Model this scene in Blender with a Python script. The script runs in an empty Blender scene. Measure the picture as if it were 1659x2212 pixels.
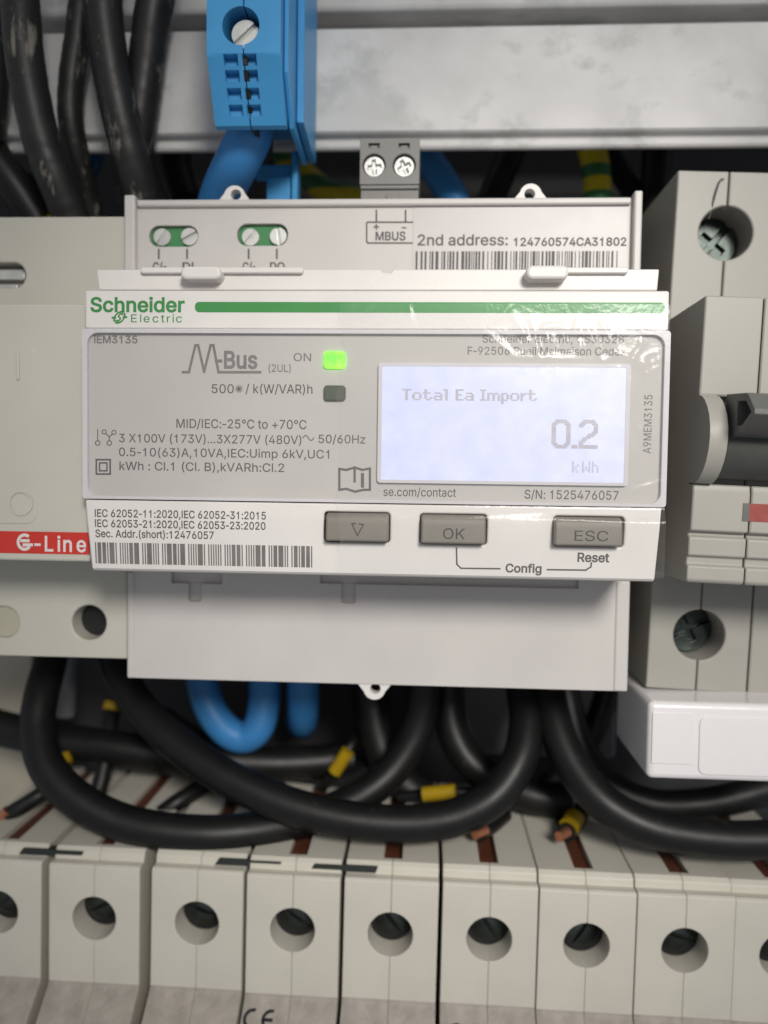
import bpy, bmesh, math, random
from mathutils import Vector, Matrix
from mathutils.geometry import delaunay_2d_cdt

S = 0.001                                   # everything below is written in millimetres
random.seed(4)
scene = bpy.context.scene
col = scene.collection

# ------------------------------------------------------------------ camera
R = ((0.9985297414797186, -0.013593284588481329, 0.05247454615852145),
     (0.015753093281277313, 0.9990362902968706, -0.0409674348957588),
     (-0.05186709392782304, 0.041733838596077114, 0.9977815849591126))
CAM = (8.5686, -118.0042, -9.6407)          # mm
FPX = 3028.0 / 3024 * 1659                  # focal length in units of a 1659 wide frame


def bw(r):                                  # (right, down, into) -> blender axes
    return Vector((r[0], r[2], -r[1]))


RT, DN, FW = bw(R[0]), bw(R[1]), bw(R[2])
cd = bpy.data.cameras.new('camera')
cam = bpy.data.objects.new('camera', cd)
col.objects.link(cam)
m = Matrix((RT, -DN, -FW)).transposed().to_4x4()
m.translation = Vector(CAM) * S
cam.matrix_world = m
cd.sensor_fit = 'HORIZONTAL'
cd.sensor_width = 36
cd.lens = 36 * 3028 / 3024
cd.clip_start, cd.clip_end = 0.005, 20
cd.dof.use_dof = True
cd.dof.focus_distance = 0.119
cd.dof.aperture_fstop = 15
scene.camera = cam


def at(px, py, Y):
    """a point of a 1659 x 2212 frame, on the upright plane Y mm behind the meter's front -> (x, z) in mm"""
    d = RT * ((px - 829.5) / FPX) + DN * ((py - 1106) / FPX) + FW
    t = (Y - CAM[1]) / d.y
    return CAM[0] + d.x * t, CAM[2] + d.z * t


def a3(px, py, Y):
    x, z = at(px, py, Y)
    return Vector((x, Y, z))


# ------------------------------------------------------------------ light
scene.world = bpy.data.worlds.new('World')
scene.world.use_nodes = True
bgn = scene.world.node_tree.nodes['Background']
bgn.inputs[0].default_value = (0.90, 0.93, 1.0, 1)
bgn.inputs[1].default_value = 0.28


def aim(o, target):
    d = Vector(target) - o.location
    o.rotation_euler = d.to_track_quat('-Z', 'Y').to_euler()


kl = bpy.data.lights.new('key_spot', 'SPOT')  # near key spot; its narrowed cone edge stands in for an outside shadow
kl.energy = 8.3
kl.color = (1.0, 0.962, 0.90)
kl.spot_size = math.radians(28.5)
kl.spot_blend = 0.5
kl.shadow_soft_size = 0.06
ko = bpy.data.objects.new('key_spot', kl)
ko.location = (0.135,-0.40,0.172)
aim(ko, (0.031,0,-0.006))
col.objects.link(ko)
fl = bpy.data.lights.new('room_light', 'AREA')
fl.shape = 'RECTANGLE'
fl.size, fl.size_y = 0.7, 0.35
fl.energy = 0.3
fl.color = (1.0, 0.96, 0.89)
fo = bpy.data.objects.new('room_light', fl)
fo.location = (0.15,-0.6,0.30)
aim(fo, (0.03, 0, 0))
col.objects.link(fo)

scene.view_settings.view_transform = 'Standard'
scene.view_settings.look = 'None'
scene.view_settings.exposure = 0.1
scene.view_settings.gamma = 1
scene.render.engine = 'CYCLES'
scene.cycles.use_denoising = True
scene.cycles.max_bounces = 8
scene.cycles.transparent_max_bounces = 12
scene.cycles.caustics_reflective = False
scene.cycles.caustics_refractive = False

# ------------------------------------------------------------------ materials


def nodes(name):
    mt = bpy.data.materials.new(name)
    mt.use_nodes = True
    nt = mt.node_tree
    return mt, nt, nt.nodes, nt.links, nt.nodes['Principled BSDF']


def plastic(name, c, rough=0.45, var=0.05, scale=120, bump=0.03, bscale=2500, spec=0.4, metal=0.0, specks=None, coat=0):
    mt, nt, N, L, b = nodes(name)
    tc = N.new('ShaderNodeTexCoord')
    n1 = N.new('ShaderNodeTexNoise')
    n1.inputs['Scale'].default_value = scale
    n1.inputs['Detail'].default_value = 5
    L.new(tc.outputs['Object'], n1.inputs['Vector'])
    rp = N.new('ShaderNodeValToRGB')
    rp.color_ramp.elements[0].position = 0.3
    rp.color_ramp.elements[1].position = 0.7
    rp.color_ramp.elements[0].color = tuple(v * (1 - var) for v in c) + (1,)
    rp.color_ramp.elements[1].color = tuple(min(1, v * (1 + var)) for v in c) + (1,)
    L.new(n1.outputs['Fac'], rp.inputs['Fac'])
    out = rp.outputs['Color']
    if specks:                                # small marks of dirt or wear: (colour, noise scale, threshold, stretch)
        sc, ssc, th, stretch = specks
        mp = N.new('ShaderNodeMapping')
        mp.inputs['Scale'].default_value = stretch
        L.new(tc.outputs['Object'], mp.inputs['Vector'])
        n3 = N.new('ShaderNodeTexNoise')
        n3.inputs['Scale'].default_value = ssc
        n3.inputs['Detail'].default_value = 6
        n3.inputs['Roughness'].default_value = 0.65
        L.new(mp.outputs['Vector'], n3.inputs['Vector'])
        mr = N.new('ShaderNodeMapRange')
        mr.inputs['From Min'].default_value = th
        mr.inputs['From Max'].default_value = th + 0.09
        L.new(n3.outputs['Fac'], mr.inputs['Value'])
        mx = N.new('ShaderNodeMix')
        mx.data_type = 'RGBA'
        L.new(mr.outputs['Result'], mx.inputs['Factor'])
        L.new(out, mx.inputs['A'])
        mx.inputs['B'].default_value = tuple(sc) + (1,)
        out = mx.outputs['Result']
    L.new(out, b.inputs['Base Color'])
    n2 = N.new('ShaderNodeTexNoise')
    n2.inputs['Scale'].default_value = bscale
    n2.inputs['Detail'].default_value = 3
    L.new(tc.outputs['Object'], n2.inputs['Vector'])
    bp = N.new('ShaderNodeBump')
    bp.inputs['Strength'].default_value = bump
    bp.inputs['Distance'].default_value = 0.0003
    L.new(n2.outputs['Fac'], bp.inputs['Height'])
    L.new(bp.outputs['Normal'], b.inputs['Normal'])
    mr2 = N.new('ShaderNodeMapRange')
    mr2.inputs['To Min'].default_value = max(0.02, rough - 0.07)
    mr2.inputs['To Max'].default_value = rough + 0.07
    L.new(n1.outputs['Fac'], mr2.inputs['Value'])
    L.new(mr2.outputs['Result'], b.inputs['Roughness'])
    b.inputs['Metallic'].default_value = metal
    b.inputs['Specular IOR Level'].default_value = spec
    b.inputs['Coat Weight'].default_value = coat
    return mt


def clear(name, rough, tint=(1, 1, 1), haze=0.0, hazecol=(0.8, 0.8, 0.8), ior=1.45, bump=0.0, bscale=300):
    mt, nt, N, L, b = nodes(name)
    N.remove(b)
    o = N['Material Output']
    tr = N.new('ShaderNodeBsdfTransparent')
    tr.inputs['Color'].default_value = tuple(tint) + (1,)
    gl = N.new('ShaderNodeBsdfGlossy')
    gl.inputs['Roughness'].default_value = rough
    fr = N.new('ShaderNodeFresnel')
    ge = N.new('ShaderNodeNewGeometry')       # a thin sheet reflects alike from both of its faces
    im = N.new('ShaderNodeMapRange')
    im.inputs['To Min'].default_value = ior
    im.inputs['To Max'].default_value = 1 / ior
    L.new(ge.outputs['Backfacing'], im.inputs['Value'])
    L.new(im.outputs['Result'], fr.inputs['IOR'])
    if bump:
        tc = N.new('ShaderNodeTexCoord')
        nz = N.new('ShaderNodeTexNoise')
        nz.inputs['Scale'].default_value = bscale
        nz.inputs['Detail'].default_value = 3
        L.new(tc.outputs['Object'], nz.inputs['Vector'])
        bp = N.new('ShaderNodeBump')
        bp.inputs['Strength'].default_value = bump
        bp.inputs['Distance'].default_value = 0.001
        L.new(nz.outputs['Fac'], bp.inputs['Height'])
        L.new(bp.outputs['Normal'], gl.inputs['Normal'])
        L.new(bp.outputs['Normal'], fr.inputs['Normal'])
    mx = N.new('ShaderNodeMixShader')
    L.new(fr.outputs['Fac'], mx.inputs[0])
    L.new(tr.outputs[0], mx.inputs[1])
    L.new(gl.outputs[0], mx.inputs[2])
    last = mx
    if haze:
        df = N.new('ShaderNodeBsdfDiffuse')
        df.inputs['Color'].default_value = tuple(hazecol) + (1,)
        m2 = N.new('ShaderNodeMixShader')
        m2.inputs[0].default_value = haze
        L.new(mx.outputs[0], m2.inputs[1])
        L.new(df.outputs[0], m2.inputs[2])
        last = m2
    L.new(last.outputs[0], o.inputs['Surface'])
    return mt


def glow(name, c0, c1, strength, scale, th0=0.42, th1=0.6, side=False):
    mt, nt, N, L, b = nodes(name)
    tc = N.new('ShaderNodeTexCoord')
    nz = N.new('ShaderNodeTexNoise')
    nz.inputs['Scale'].default_value = scale
    nz.inputs['Detail'].default_value = 6
    L.new(tc.outputs['Object'], nz.inputs['Vector'])
    rp = N.new('ShaderNodeValToRGB')
    rp.color_ramp.elements[0].position = th0
    rp.color_ramp.elements[1].position = th1
    rp.color_ramp.elements[0].color = tuple(c0) + (1,)
    rp.color_ramp.elements[1].color = tuple(c1) + (1,)
    fac = nz.outputs['Fac']
    if side:                                  # the backlight's lamps sit at the right end of the screen
        sp = N.new('ShaderNodeSeparateXYZ')
        L.new(tc.outputs['Object'], sp.inputs[0])
        mr = N.new('ShaderNodeMapRange')
        mr.inputs['From Min'].default_value = 0.002
        mr.inputs['From Max'].default_value = 0.036
        mr.inputs['To Min'].default_value = -0.05
        mr.inputs['To Max'].default_value = 0.13
        L.new(sp.outputs['X'], mr.inputs['Value'])
        ad = N.new('ShaderNodeMath')
        L.new(fac, ad.inputs[0])
        L.new(mr.outputs['Result'], ad.inputs[1])
        fac = ad.outputs[0]
    L.new(fac, rp.inputs['Fac'])
    b.inputs['Base Color'].default_value = (0.08, 0.08, 0.09, 1)
    b.inputs['Roughness'].default_value = 0.3
    L.new(rp.outputs['Color'], b.inputs['Emission Color'])
    b.inputs['Emission Strength'].default_value = strength
    return mt


M = {}
M['cover'] = plastic('cover_plastic', (0.52, 0.498, 0.478), 0.42, 0.035, 90, 0.08, 2600, specks=((0.40, 0.37, 0.35), 330, 0.745, (1, 1, 1)))
M['white'] = plastic('white_plastic', (0.66, 0.635, 0.61), 0.42, 0.035, 90, 0.08, 2600, specks=((0.48, 0.45, 0.43), 330, 0.745, (1, 1, 1)))
M['window'] = plastic('frosted_plastic', (0.63, 0.61, 0.625), 0.25, 0.03, 60, 0.02)
M['label'] = plastic('grey_label', (0.49, 0.47, 0.44), 0.5, 0.04, 60, 0.03)
M['ink'] = plastic('grey_ink', (0.085, 0.08, 0.078), 0.6, 0.15, 400, 0.0)
M['ink_pale'] = plastic('pale_grey_ink', (0.16, 0.15, 0.145), 0.6, 0.15, 400, 0.0)
M['brand'] = plastic('green_ink', (0.045, 0.235, 0.062), 0.45, 0.05, 200, 0.0)
M['green'] = plastic('green_plastic', (0.06, 0.22, 0.085), 0.4, 0.05, 200, 0.03)
M['sticker'] = plastic('sticker_paper', (0.50, 0.475, 0.47), 0.4, 0.03, 150, 0.03)
M['button'] = plastic('grey_rubber', (0.185, 0.17, 0.145), 0.5, 0.05, 200, 0.08)
M['button_ink'] = plastic('dark_ink', (0.035, 0.034, 0.03), 0.5, 0.05, 200, 0)
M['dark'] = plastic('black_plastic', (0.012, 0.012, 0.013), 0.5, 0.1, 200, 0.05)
M['lcd'] = glow('lcd_backlight', (0.585, 0.625, 0.91), (0.74, 0.76, 0.94), 1.0, 380, 0.22, 0.86, True)
M['lcd_ink'] = glow('lcd_pixel', (0.44, 0.41, 0.47), (0.50, 0.47, 0.52), 0.85, 700)
M['lcd_faint'] = glow('lcd_faint_pixel', (0.50, 0.50, 0.66), (0.54, 0.54, 0.7), 0.86, 700)
M['led'] = glow('green_led', (0.10, 0.85, 0.0), (0.26, 1.0, 0.01), 1.7, 500)
M['led_off'] = plastic('dim_led', (0.045, 0.06, 0.032), 0.4, 0.1, 300, 0.02)
M['film'] = clear('clear_film', 0.19, (0.99, 0.99, 0.99), 0.03, (0.9, 0.88, 0.86), 1.30, 0.07, 900)
M['clear'] = clear('clear_plastic', 0.12, (0.98, 0.98, 0.98), 0.03, (0.85, 0.84, 0.88), 1.22)
M['steel'] = plastic('bright_steel', (0.66, 0.66, 0.63), 0.36, 0.12, 300, 0.06, 1500, metal=0.55)
M['screw_dark'] = plastic('dark_steel', (0.055, 0.065, 0.06), 0.4, 0.4, 260, 0.12, 900, metal=0.9)
M['brass'] = plastic('brass', (0.55, 0.52, 0.33), 0.35, 0.1, 300, 0.1, metal=0.8)
M['conn'] = plastic('grey_connector', (0.20, 0.195, 0.185), 0.5, 0.04, 200, 0.05)
M['mcb'] = plastic('pale_grey_plastic', (0.32, 0.31, 0.278), 0.45, 0.05, 70, 0.035, 2200, specks=((0.33, 0.32, 0.29), 420, 0.70, (1, 1, 0.6)))
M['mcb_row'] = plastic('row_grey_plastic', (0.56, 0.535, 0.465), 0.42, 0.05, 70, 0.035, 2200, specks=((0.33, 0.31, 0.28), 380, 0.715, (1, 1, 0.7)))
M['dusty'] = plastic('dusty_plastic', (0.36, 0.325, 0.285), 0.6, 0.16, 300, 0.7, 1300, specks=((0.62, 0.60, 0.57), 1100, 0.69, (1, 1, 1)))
M['left'] = plastic('cream_grey_plastic', (0.50, 0.485, 0.425), 0.45, 0.04, 60, 0.06)
M['beige'] = plastic('beige_plastic', (0.42, 0.40, 0.31), 0.5, 0.05, 100, 0.05)
M['red'] = plastic('red_ink', (0.52, 0.035, 0.025), 0.45, 0.06, 150, 0.02)
M['dull_red'] = plastic('faded_red', (0.26, 0.055, 0.045), 0.4, 0.2, 500, 0.05)
M['white_ink'] = plastic('white_ink', (0.68, 0.63, 0.61), 0.5, 0.03, 200, 0)
M['toggle'] = plastic('dark_grey_plastic', (0.115, 0.117, 0.108), 0.42, 0.05, 200, 0.05)
M['toggle_dark'] = plastic('charcoal_plastic', (0.055, 0.056, 0.052), 0.5, 0.05, 200, 0.05)
M['slot_shade'] = plastic('slot_dark', (0.022, 0.027, 0.025), 0.55, 0.1, 200, 0.05)  # near-black colour carries the shade of the slots between breakers
M['blue'] = plastic('blue_plastic', (0.05, 0.27, 0.55), 0.4, 0.05, 150, 0.05)
M['bluec'] = plastic('blue_cable', (0.04, 0.21, 0.50), 0.45, 0.06, 150, 0.05, 600)
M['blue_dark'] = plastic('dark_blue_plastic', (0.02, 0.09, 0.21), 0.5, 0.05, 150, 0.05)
M['black'] = plastic('black_cable', (0.006, 0.006, 0.0062), 0.44, 0.15, 250, 0.14, 420, spec=0.33,
                     specks=((0.05, 0.049, 0.047), 240, 0.66, (1, 1, 1)))
M['worn'] = plastic('scuffed_black_cable', (0.016, 0.0155, 0.015), 0.46, 0.2, 200, 0.2, 420, spec=0.4,
                    specks=((0.20, 0.185, 0.155), 260, 0.585, (1.7, 1.0, 0.38)))
M['greyc'] = plastic('grey_conduit', (0.17, 0.175, 0.18), 0.4, 0.06, 150, 0.05)
M['yellow'] = plastic('yellow_sleeve', (0.36, 0.235, 0.007), 0.4, 0.08, 300, 0.05)
M['copper'] = plastic('copper', (0.62, 0.26, 0.15), 0.35, 0.15, 900, 0.3, 2500, metal=0.85)
M['brown'] = plastic('brown_busbar', (0.10, 0.033, 0.018), 0.45, 0.15, 250, 0.08)
M['zinc'] = plastic('galvanised_steel', (0.62, 0.61, 0.60), 0.55, 0.14, 60, 0.12, 500, spec=0.25,
                    specks=((0.49, 0.495, 0.475), 85, 0.535, (0.7, 1, 1)))
M['glossy_white'] = plastic('glossy_white', (0.70, 0.68, 0.685), 0.2, 0.02, 60, 1.0, 55, coat=0.2)
M['back'] = plastic('shaded_back_paint', (0.035, 0.035, 0.038), 0.6, 0.1, 40, 0.05)  # darkened so the wall colour carries the cavity's shade
M['cream'] = plastic('cream_paint', (0.40, 0.37, 0.29), 0.55, 0.10, 70, 0.08)


def stripe_mat():
    mt, nt, N, L, b = nodes('green_yellow_cable')
    tc = N.new('ShaderNodeTexCoord')
    w = N.new('ShaderNodeTexWave')
    w.wave_type = 'BANDS'
    w.bands_direction = 'Z'
    w.inputs['Scale'].default_value = 48
    w.inputs['Distortion'].default_value = 1.2
    L.new(tc.outputs['Object'], w.inputs['Vector'])
    rp = N.new('ShaderNodeValToRGB')
    rp.color_ramp.elements[0].position = 0.42
    rp.color_ramp.elements[1].position = 0.5
    rp.color_ramp.elements[0].color = (0.03, 0.13, 0.045, 1)
    rp.color_ramp.elements[1].color = (0.50, 0.40, 0.01, 1)
    L.new(w.outputs['Fac'], rp.inputs['Fac'])
    L.new(rp.outputs['Color'], b.inputs['Base Color'])
    b.inputs['Roughness'].default_value = 0.45
    return mt


M['gy'] = stripe_mat()

# ------------------------------------------------------------------ builders
ORG = {}


def props(o, label=None, cat=None, group=None, kind=None):
    for k, v in (('label', label), ('category', cat), ('group', group), ('kind', kind)):
        if v:
            o[k] = v
    return o


def thing(name, label, cat, loc=(0, 0, 0), group=None, roty=0.0):
    """an Empty at the thing's base; its parts are then built in world mm (or local mm when roty/loc are given later)"""
    o = bpy.data.objects.new(name, None)
    o.empty_display_size = 0.005
    o.location = Vector(loc) * S
    o.rotation_euler = (0, roty, 0)
    col.objects.link(o)
    ORG[o] = Vector(loc)
    return props(o, label, cat, group)


def rr(x0, z0, x1, z1, r, n=6):
    """rounded rectangle, counter-clockwise"""
    if x0 > x1:
        x0, x1 = x1, x0
    if z0 > z1:
        z0, z1 = z1, z0
    r = min(r, (x1 - x0) / 2 - 1e-4, (z1 - z0) / 2 - 1e-4)
    pts = []
    for cx, cz, a0 in ((x1 - r, z0 + r, -90), (x1 - r, z1 - r, 0), (x0 + r, z1 - r, 90), (x0 + r, z0 + r, 180)):
        for i in range(n + 1):
            a = math.radians(a0 + 90 * i / n)
            pts.append((cx + r * math.cos(a), cz + r * math.sin(a)))
    return pts


def circ(cx, cz, r, n=40):
    return [(cx + r * math.cos(2 * math.pi * i / n), cz + r * math.sin(2 * math.pi * i / n)) for i in range(n)]


# letter outlines: advance | contours, in 1/500 of the type size
GLYPHS = {
    '(': '137|45,117 46,132 50,162 53,177 57,192 61,206 66,221 76,247 82,259 88,270 118,270 100,228 95,214 91,200 87,185 81,157 77,129 76,116 76,92 78,69 80,57 86,33 90,21 94,8 99,-5 111,-33 118,-48 88,-48 78,-29 69,-11 62,8 56,27 51,46 47,66 45,84',
    ')': '137|19,-48 26,-33 32,-18 38,-4 43,9 47,22 51,34 57,58 58,70 60,81 61,92 61,116 60,129 56,157 50,185 46,200 31,242 19,270 48,270 54,259 60,247 66,234 71,221 76,206 80,192 89,147 91,132 92,117 92,103 91,84 89,65 86,46 81,27 67,-11 58,-30 48,-48',
    '+': '227|99,17 99,182 128,182 128,17/31,86 31,113 195,113 195,86',
    ',': '94|19,-60 34,36 68,36 42,-60',
    '-': '150|130,122 130,94 20,94 20,122',
    '.': '94|43,-2 39,-1 35,2 31,4 29,8 26,12 25,16 25,25 26,29 29,33 31,37 35,40 39,42 43,43 52,43 56,42 60,40 64,37 67,33 69,29 71,20 69,12 67,8 64,4 60,2 56,-1 52,-2',
    '/': '125|117,266 36,-38 7,-38 89,266',
    '0': '227|113,-3 100,-2 87,0 76,5 65,12 56,21 47,31 40,43 34,57 30,72 27,89 25,107 24,127 25,147 27,165 30,182 35,197 40,211 48,223 56,234 65,242 76,249 87,254 100,257 113,258 127,257 139,254 151,249 161,242 171,234 179,223 186,211 192,197 197,182 200,165 202,147 203,127 202,107 200,89 197,72 192,57 186,43 179,31 171,21 162,12 151,5 140,0 127,-2/113,25 122,26 131,28 138,32 145,37 151,44 157,52 161,61 165,72 168,84 170,97 171,111 172,127 171,143 170,157 168,170 165,182 161,193 157,203 151,211 145,218 138,223 131,227 122,229 113,230 104,229 96,227 88,223 82,218 75,211 70,203 65,193 62,182 59,170 56,157 55,143 55,111 56,97 59,84 62,72 65,61 70,52 75,44 82,37 88,32 96,28 104,26',
    '1': '227|102,0 102,196 90,186 74,178 50,170 50,200 70,208 88,220 102,236 110,254 134,254 134,0',
    '2': '227|32,0 32,24 117,114 130,129 136,135 146,147 149,153 153,158 155,163 157,169 159,174 160,180 160,192 159,198 157,204 154,209 150,214 142,222 137,224 131,227 112,230 98,228 86,224 81,220 73,212 69,207 65,195 64,188 64,181 33,181 33,192 35,202 39,212 43,221 55,237 63,243 72,248 81,252 91,255 101,257 112,258 124,257 134,255 144,252 153,248 161,243 169,237 181,223 185,214 188,205 190,196 191,186 188,166 179,145 174,137 168,129 161,121 153,111 144,101 133,90 76,30 76,28 195,28 195,0',
    '3': '227|98,-3 76,1 66,5 57,9 41,21 35,29 30,37 26,46 23,55 22,66 55,66 57,54 60,48 67,39 72,35 77,32 95,26 102,25 117,25 124,26 138,30 143,33 149,37 153,41 157,46 163,58 165,72 163,86 161,92 158,98 154,104 150,109 144,113 137,117 130,120 121,122 101,124 78,124 78,150 144,224 144,226 35,226 35,254 186,254 186,230 106,139 106,144 119,145 132,144 144,142 154,138 164,133 172,127 179,119 185,111 190,102 194,93 196,83 196,62 194,51 190,42 185,33 179,25 172,18 164,12 154,6 144,2 133,-1 121,-3',
    '4': '227|20,53 20,79 123,254 155,254 54,83 54,81 207,81 207,53/141,0 141,159 171,159 171,0',
    '5': '227|100,-3 89,-1 79,2 61,10 54,16 47,23 41,30 37,38 33,47 31,56 30,65 61,65 62,60 64,54 66,49 69,44 77,36 81,33 87,30 92,28 98,26 104,25 118,25 132,29 138,32 144,36 149,41 153,46 157,52 160,59 162,66 164,81 162,97 160,104 157,111 153,117 143,127 137,131 131,134 124,137 117,138 103,138 90,136 78,132 68,126 64,123 34,126 48,254 183,254 183,226 75,226 67,151 68,151 73,154 77,157 83,160 101,166 108,167 115,167 131,165 139,163 147,160 154,157 161,153 167,148 178,137 186,123 189,116 192,108 194,99 195,91 195,70 193,58 189,48 184,38 178,29 171,21 163,14 154,8 144,3 134,-1 123,-3',
    '6': '227|102,-3 91,-1 71,7 62,13 55,20 48,28 42,37 38,47 34,58 32,69 32,90 34,100 36,109 40,119 45,130 51,142 59,156 69,170 126,254 161,254 75,131 73,131 80,141 86,147 90,149 94,152 98,153 102,155 112,157 117,157 129,156 139,155 149,152 158,147 166,142 173,136 185,120 189,111 192,101 194,90 194,67 192,56 184,36 178,28 171,20 164,13 155,7 146,3 135,-1 125,-3/113,24 127,26 133,28 139,31 145,35 149,40 154,45 160,57 162,64 164,79 162,94 160,100 157,107 154,112 149,118 145,122 139,126 133,129 127,131 113,133 99,131 93,129 87,126 81,122 77,118 73,113 69,107 66,101 64,94 62,79 64,64 66,57 69,51 73,45 81,35 87,31 93,28 99,26',
    '7': '227|48,0 162,224 162,226 31,226 31,254 195,254 195,224 82,0',
    '8': '227|101,-3 89,-1 78,2 68,6 58,11 50,17 43,23 37,31 32,39 29,48 27,58 26,68 26,76 28,83 30,91 33,98 36,104 40,110 45,116 56,125 63,128 69,131 76,132 76,133 67,136 59,141 52,147 46,154 41,162 38,171 36,180 35,190 36,200 38,209 41,217 45,225 57,239 73,249 82,253 92,256 113,258 134,256 144,253 153,249 169,239 181,225 185,217 188,209 190,200 191,190 190,180 188,171 185,162 180,154 174,147 167,141 159,137 150,133 150,132 157,131 164,128 170,125 176,121 181,116 186,110 194,98 197,91 199,83 200,76 200,58 198,48 194,39 189,31 183,23 176,17 168,11 158,6 148,2 137,-1 126,-3/121,25 129,26 136,28 142,30 148,33 158,41 164,51 167,57 168,63 168,76 167,83 164,89 161,94 153,104 147,108 135,114 128,116 113,118 98,116 91,114 79,108 73,104 65,94 62,89 59,83 58,76 58,63 59,57 61,51 64,46 68,41 78,33 84,30 90,28 97,26 105,25/120,145 126,146 132,148 137,150 142,153 154,165 156,170 158,176 160,188 158,200 154,210 151,215 138,225 126,229 120,230 106,230 100,229 94,227 89,225 84,222 79,218 76,215 72,210 68,200 66,188 68,176 70,170 72,165 76,161 79,157 84,153 89,150 94,148 100,146 107,145',
    '9': '227|113,258 125,257 135,255 146,252 155,247 164,241 171,234 178,226 184,217 189,207 192,197 194,185 194,164 192,155 190,145 186,135 181,124 175,112 167,99 158,84 100,0 65,0 151,124 154,124 152,120 149,117 147,114 144,111 140,108 137,105 133,103 128,101 124,99 119,98 114,98 109,97 98,98 87,100 78,103 69,107 60,112 53,119 47,126 41,134 37,144 34,154 32,164 32,187 34,198 38,209 42,218 48,227 55,235 71,247 81,252 91,255 102,257/106,230 99,228 93,226 87,223 77,215 73,209 69,204 66,197 64,191 63,183 63,168 64,161 66,154 69,148 73,142 77,137 82,132 87,129 99,123 106,122 120,122 127,123 145,132 149,137 154,142 157,147 160,154 162,160 164,175 162,190 160,197 157,204 154,209 150,215 145,219 139,223 133,226 127,228 120,230',
    ':': '94|43,-2 39,-1 35,2 31,4 29,8 26,12 25,16 25,25 26,29 29,33 31,37 35,40 39,42 43,43 52,43 56,42 60,40 64,37 67,33 69,29 71,20 69,12 67,8 64,4 60,2 56,-1 52,-2/48,135 39,137 35,139 31,142 29,146 26,149 25,154 25,163 26,167 31,174 35,177 43,181 52,181 60,177 64,174 67,171 69,167 71,158 69,149 64,142 60,139 56,137',
    'A': '240|8,0 101,254 138,254 231,0 198,0 144,151 138,167 135,176 132,186 129,197 125,210 121,224 116,239 123,239 118,224 114,209 106,185 103,175 100,166 98,158 95,151 43,0/55,71 55,99 185,99 185,71',
    'B': '228|30,0 30,254 133,254 145,252 155,249 164,245 173,240 180,235 186,228 190,221 194,213 197,205 199,196 199,179 198,172 196,166 193,160 187,150 183,146 168,137 163,135 157,133 157,131 170,129 182,123 187,119 192,114 197,108 201,102 205,94 207,86 208,78 209,68 207,50 204,41 200,33 195,26 189,20 181,14 172,9 162,5 151,2 138,1 123,0/62,29 136,29 148,31 157,35 165,40 171,46 175,53 177,60 178,68 176,81 174,86 171,92 168,97 163,102 158,106 153,109 147,112 140,114 132,115 62,115/62,143 126,143 132,144 144,148 149,151 154,155 162,163 164,168 168,180 168,186 167,194 165,202 161,208 156,214 150,219 141,223 131,225 120,226 62,226',
    'C': '255|134,-3 118,-2 103,1 88,6 75,12 63,21 52,32 43,44 35,58 28,73 24,90 21,108 20,127 21,146 24,165 28,181 35,197 43,210 52,223 63,233 75,242 88,249 103,254 118,257 134,258 161,255 170,252 178,249 194,241 201,236 208,230 214,224 219,217 224,209 232,193 234,184 236,174 204,174 198,192 195,197 191,202 187,206 183,211 179,214 169,220 163,223 158,224 152,226 140,228 134,228 122,227 111,225 101,221 92,216 83,210 75,202 68,192 62,182 58,170 54,157 52,143 52,111 54,97 58,84 63,72 68,62 75,53 83,45 92,38 101,33 112,29 122,27 134,26 140,27 146,27 152,28 158,30 163,32 169,34 179,40 191,52 195,57 198,62 204,80 236,80 232,62 228,53 224,45 214,31 208,25 201,19 187,9 179,5 170,2 162,0 153,-2 143,-3',
    'D': '251|109,0 48,0 48,29 122,29 136,31 148,35 159,40 169,47 177,55 184,64 194,86 197,99 199,113 200,128 199,142 197,156 194,169 190,180 184,191 177,200 169,208 160,214 149,219 138,223 125,225 110,226 47,226 47,254 113,254 131,253 147,251 162,246 176,239 189,231 200,221 209,209 217,196 223,181 227,164 230,147 231,128 230,109 227,91 223,74 217,59 209,46 199,34 188,24 175,15 161,9 145,4 128,1/62,254 62,0 30,0 30,254',
    'E': '209|30,0 30,254 186,254 186,226 62,226 62,143 178,143 178,114 62,114 62,29 188,29 188,0',
    'F': '205|30,0 30,254 185,254 185,226 62,226 62,139 173,139 173,111 62,111 62,0',
    'H': '258|30,0 30,254 62,254 62,144 196,144 196,254 228,254 228,0 196,0 196,116 62,116 62,0',
    'I': '96|32,0 32,254 64,254 64,0',
    'K': '233|52,73 52,108 61,119 65,125 78,141 83,146 87,152 92,157 96,162 106,172 182,254 224,254 116,138 114,138/30,0 30,254 62,254 62,0/186,0 94,130 114,155 224,0',
    'L': '196|30,0 30,254 62,254 62,29 181,29 181,0',
    'M': '314|30,0 30,254 76,254 139,94 144,79 145,75 147,71 148,66 150,61 151,56 153,52 154,47 156,42 158,33 160,28 161,24 154,24 156,32 158,37 160,46 162,51 163,56 165,61 167,65 168,70 170,75 172,83 174,87 176,94 238,254 284,254 284,0 252,0 252,179 253,184 253,229 256,229 255,223 241,181 235,166 234,161 232,156 231,152 229,149 228,145 171,0 143,0 85,145 83,152 81,156 80,160 74,175 72,181 71,186 65,204 62,210 58,222 56,229 59,229 60,224 60,186 61,164 61,0',
    'N': '262|30,0 30,254 68,254 172,91 174,88 176,84 179,80 181,75 187,65 190,59 194,53 200,41 204,34 207,27 202,27 202,34 201,41 201,47 200,54 200,79 199,84 199,254 232,254 232,0 193,0 101,145 89,165 85,171 82,177 78,183 74,191 60,216 54,226 60,227 60,209 61,200 61,184 62,177 62,0',
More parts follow.
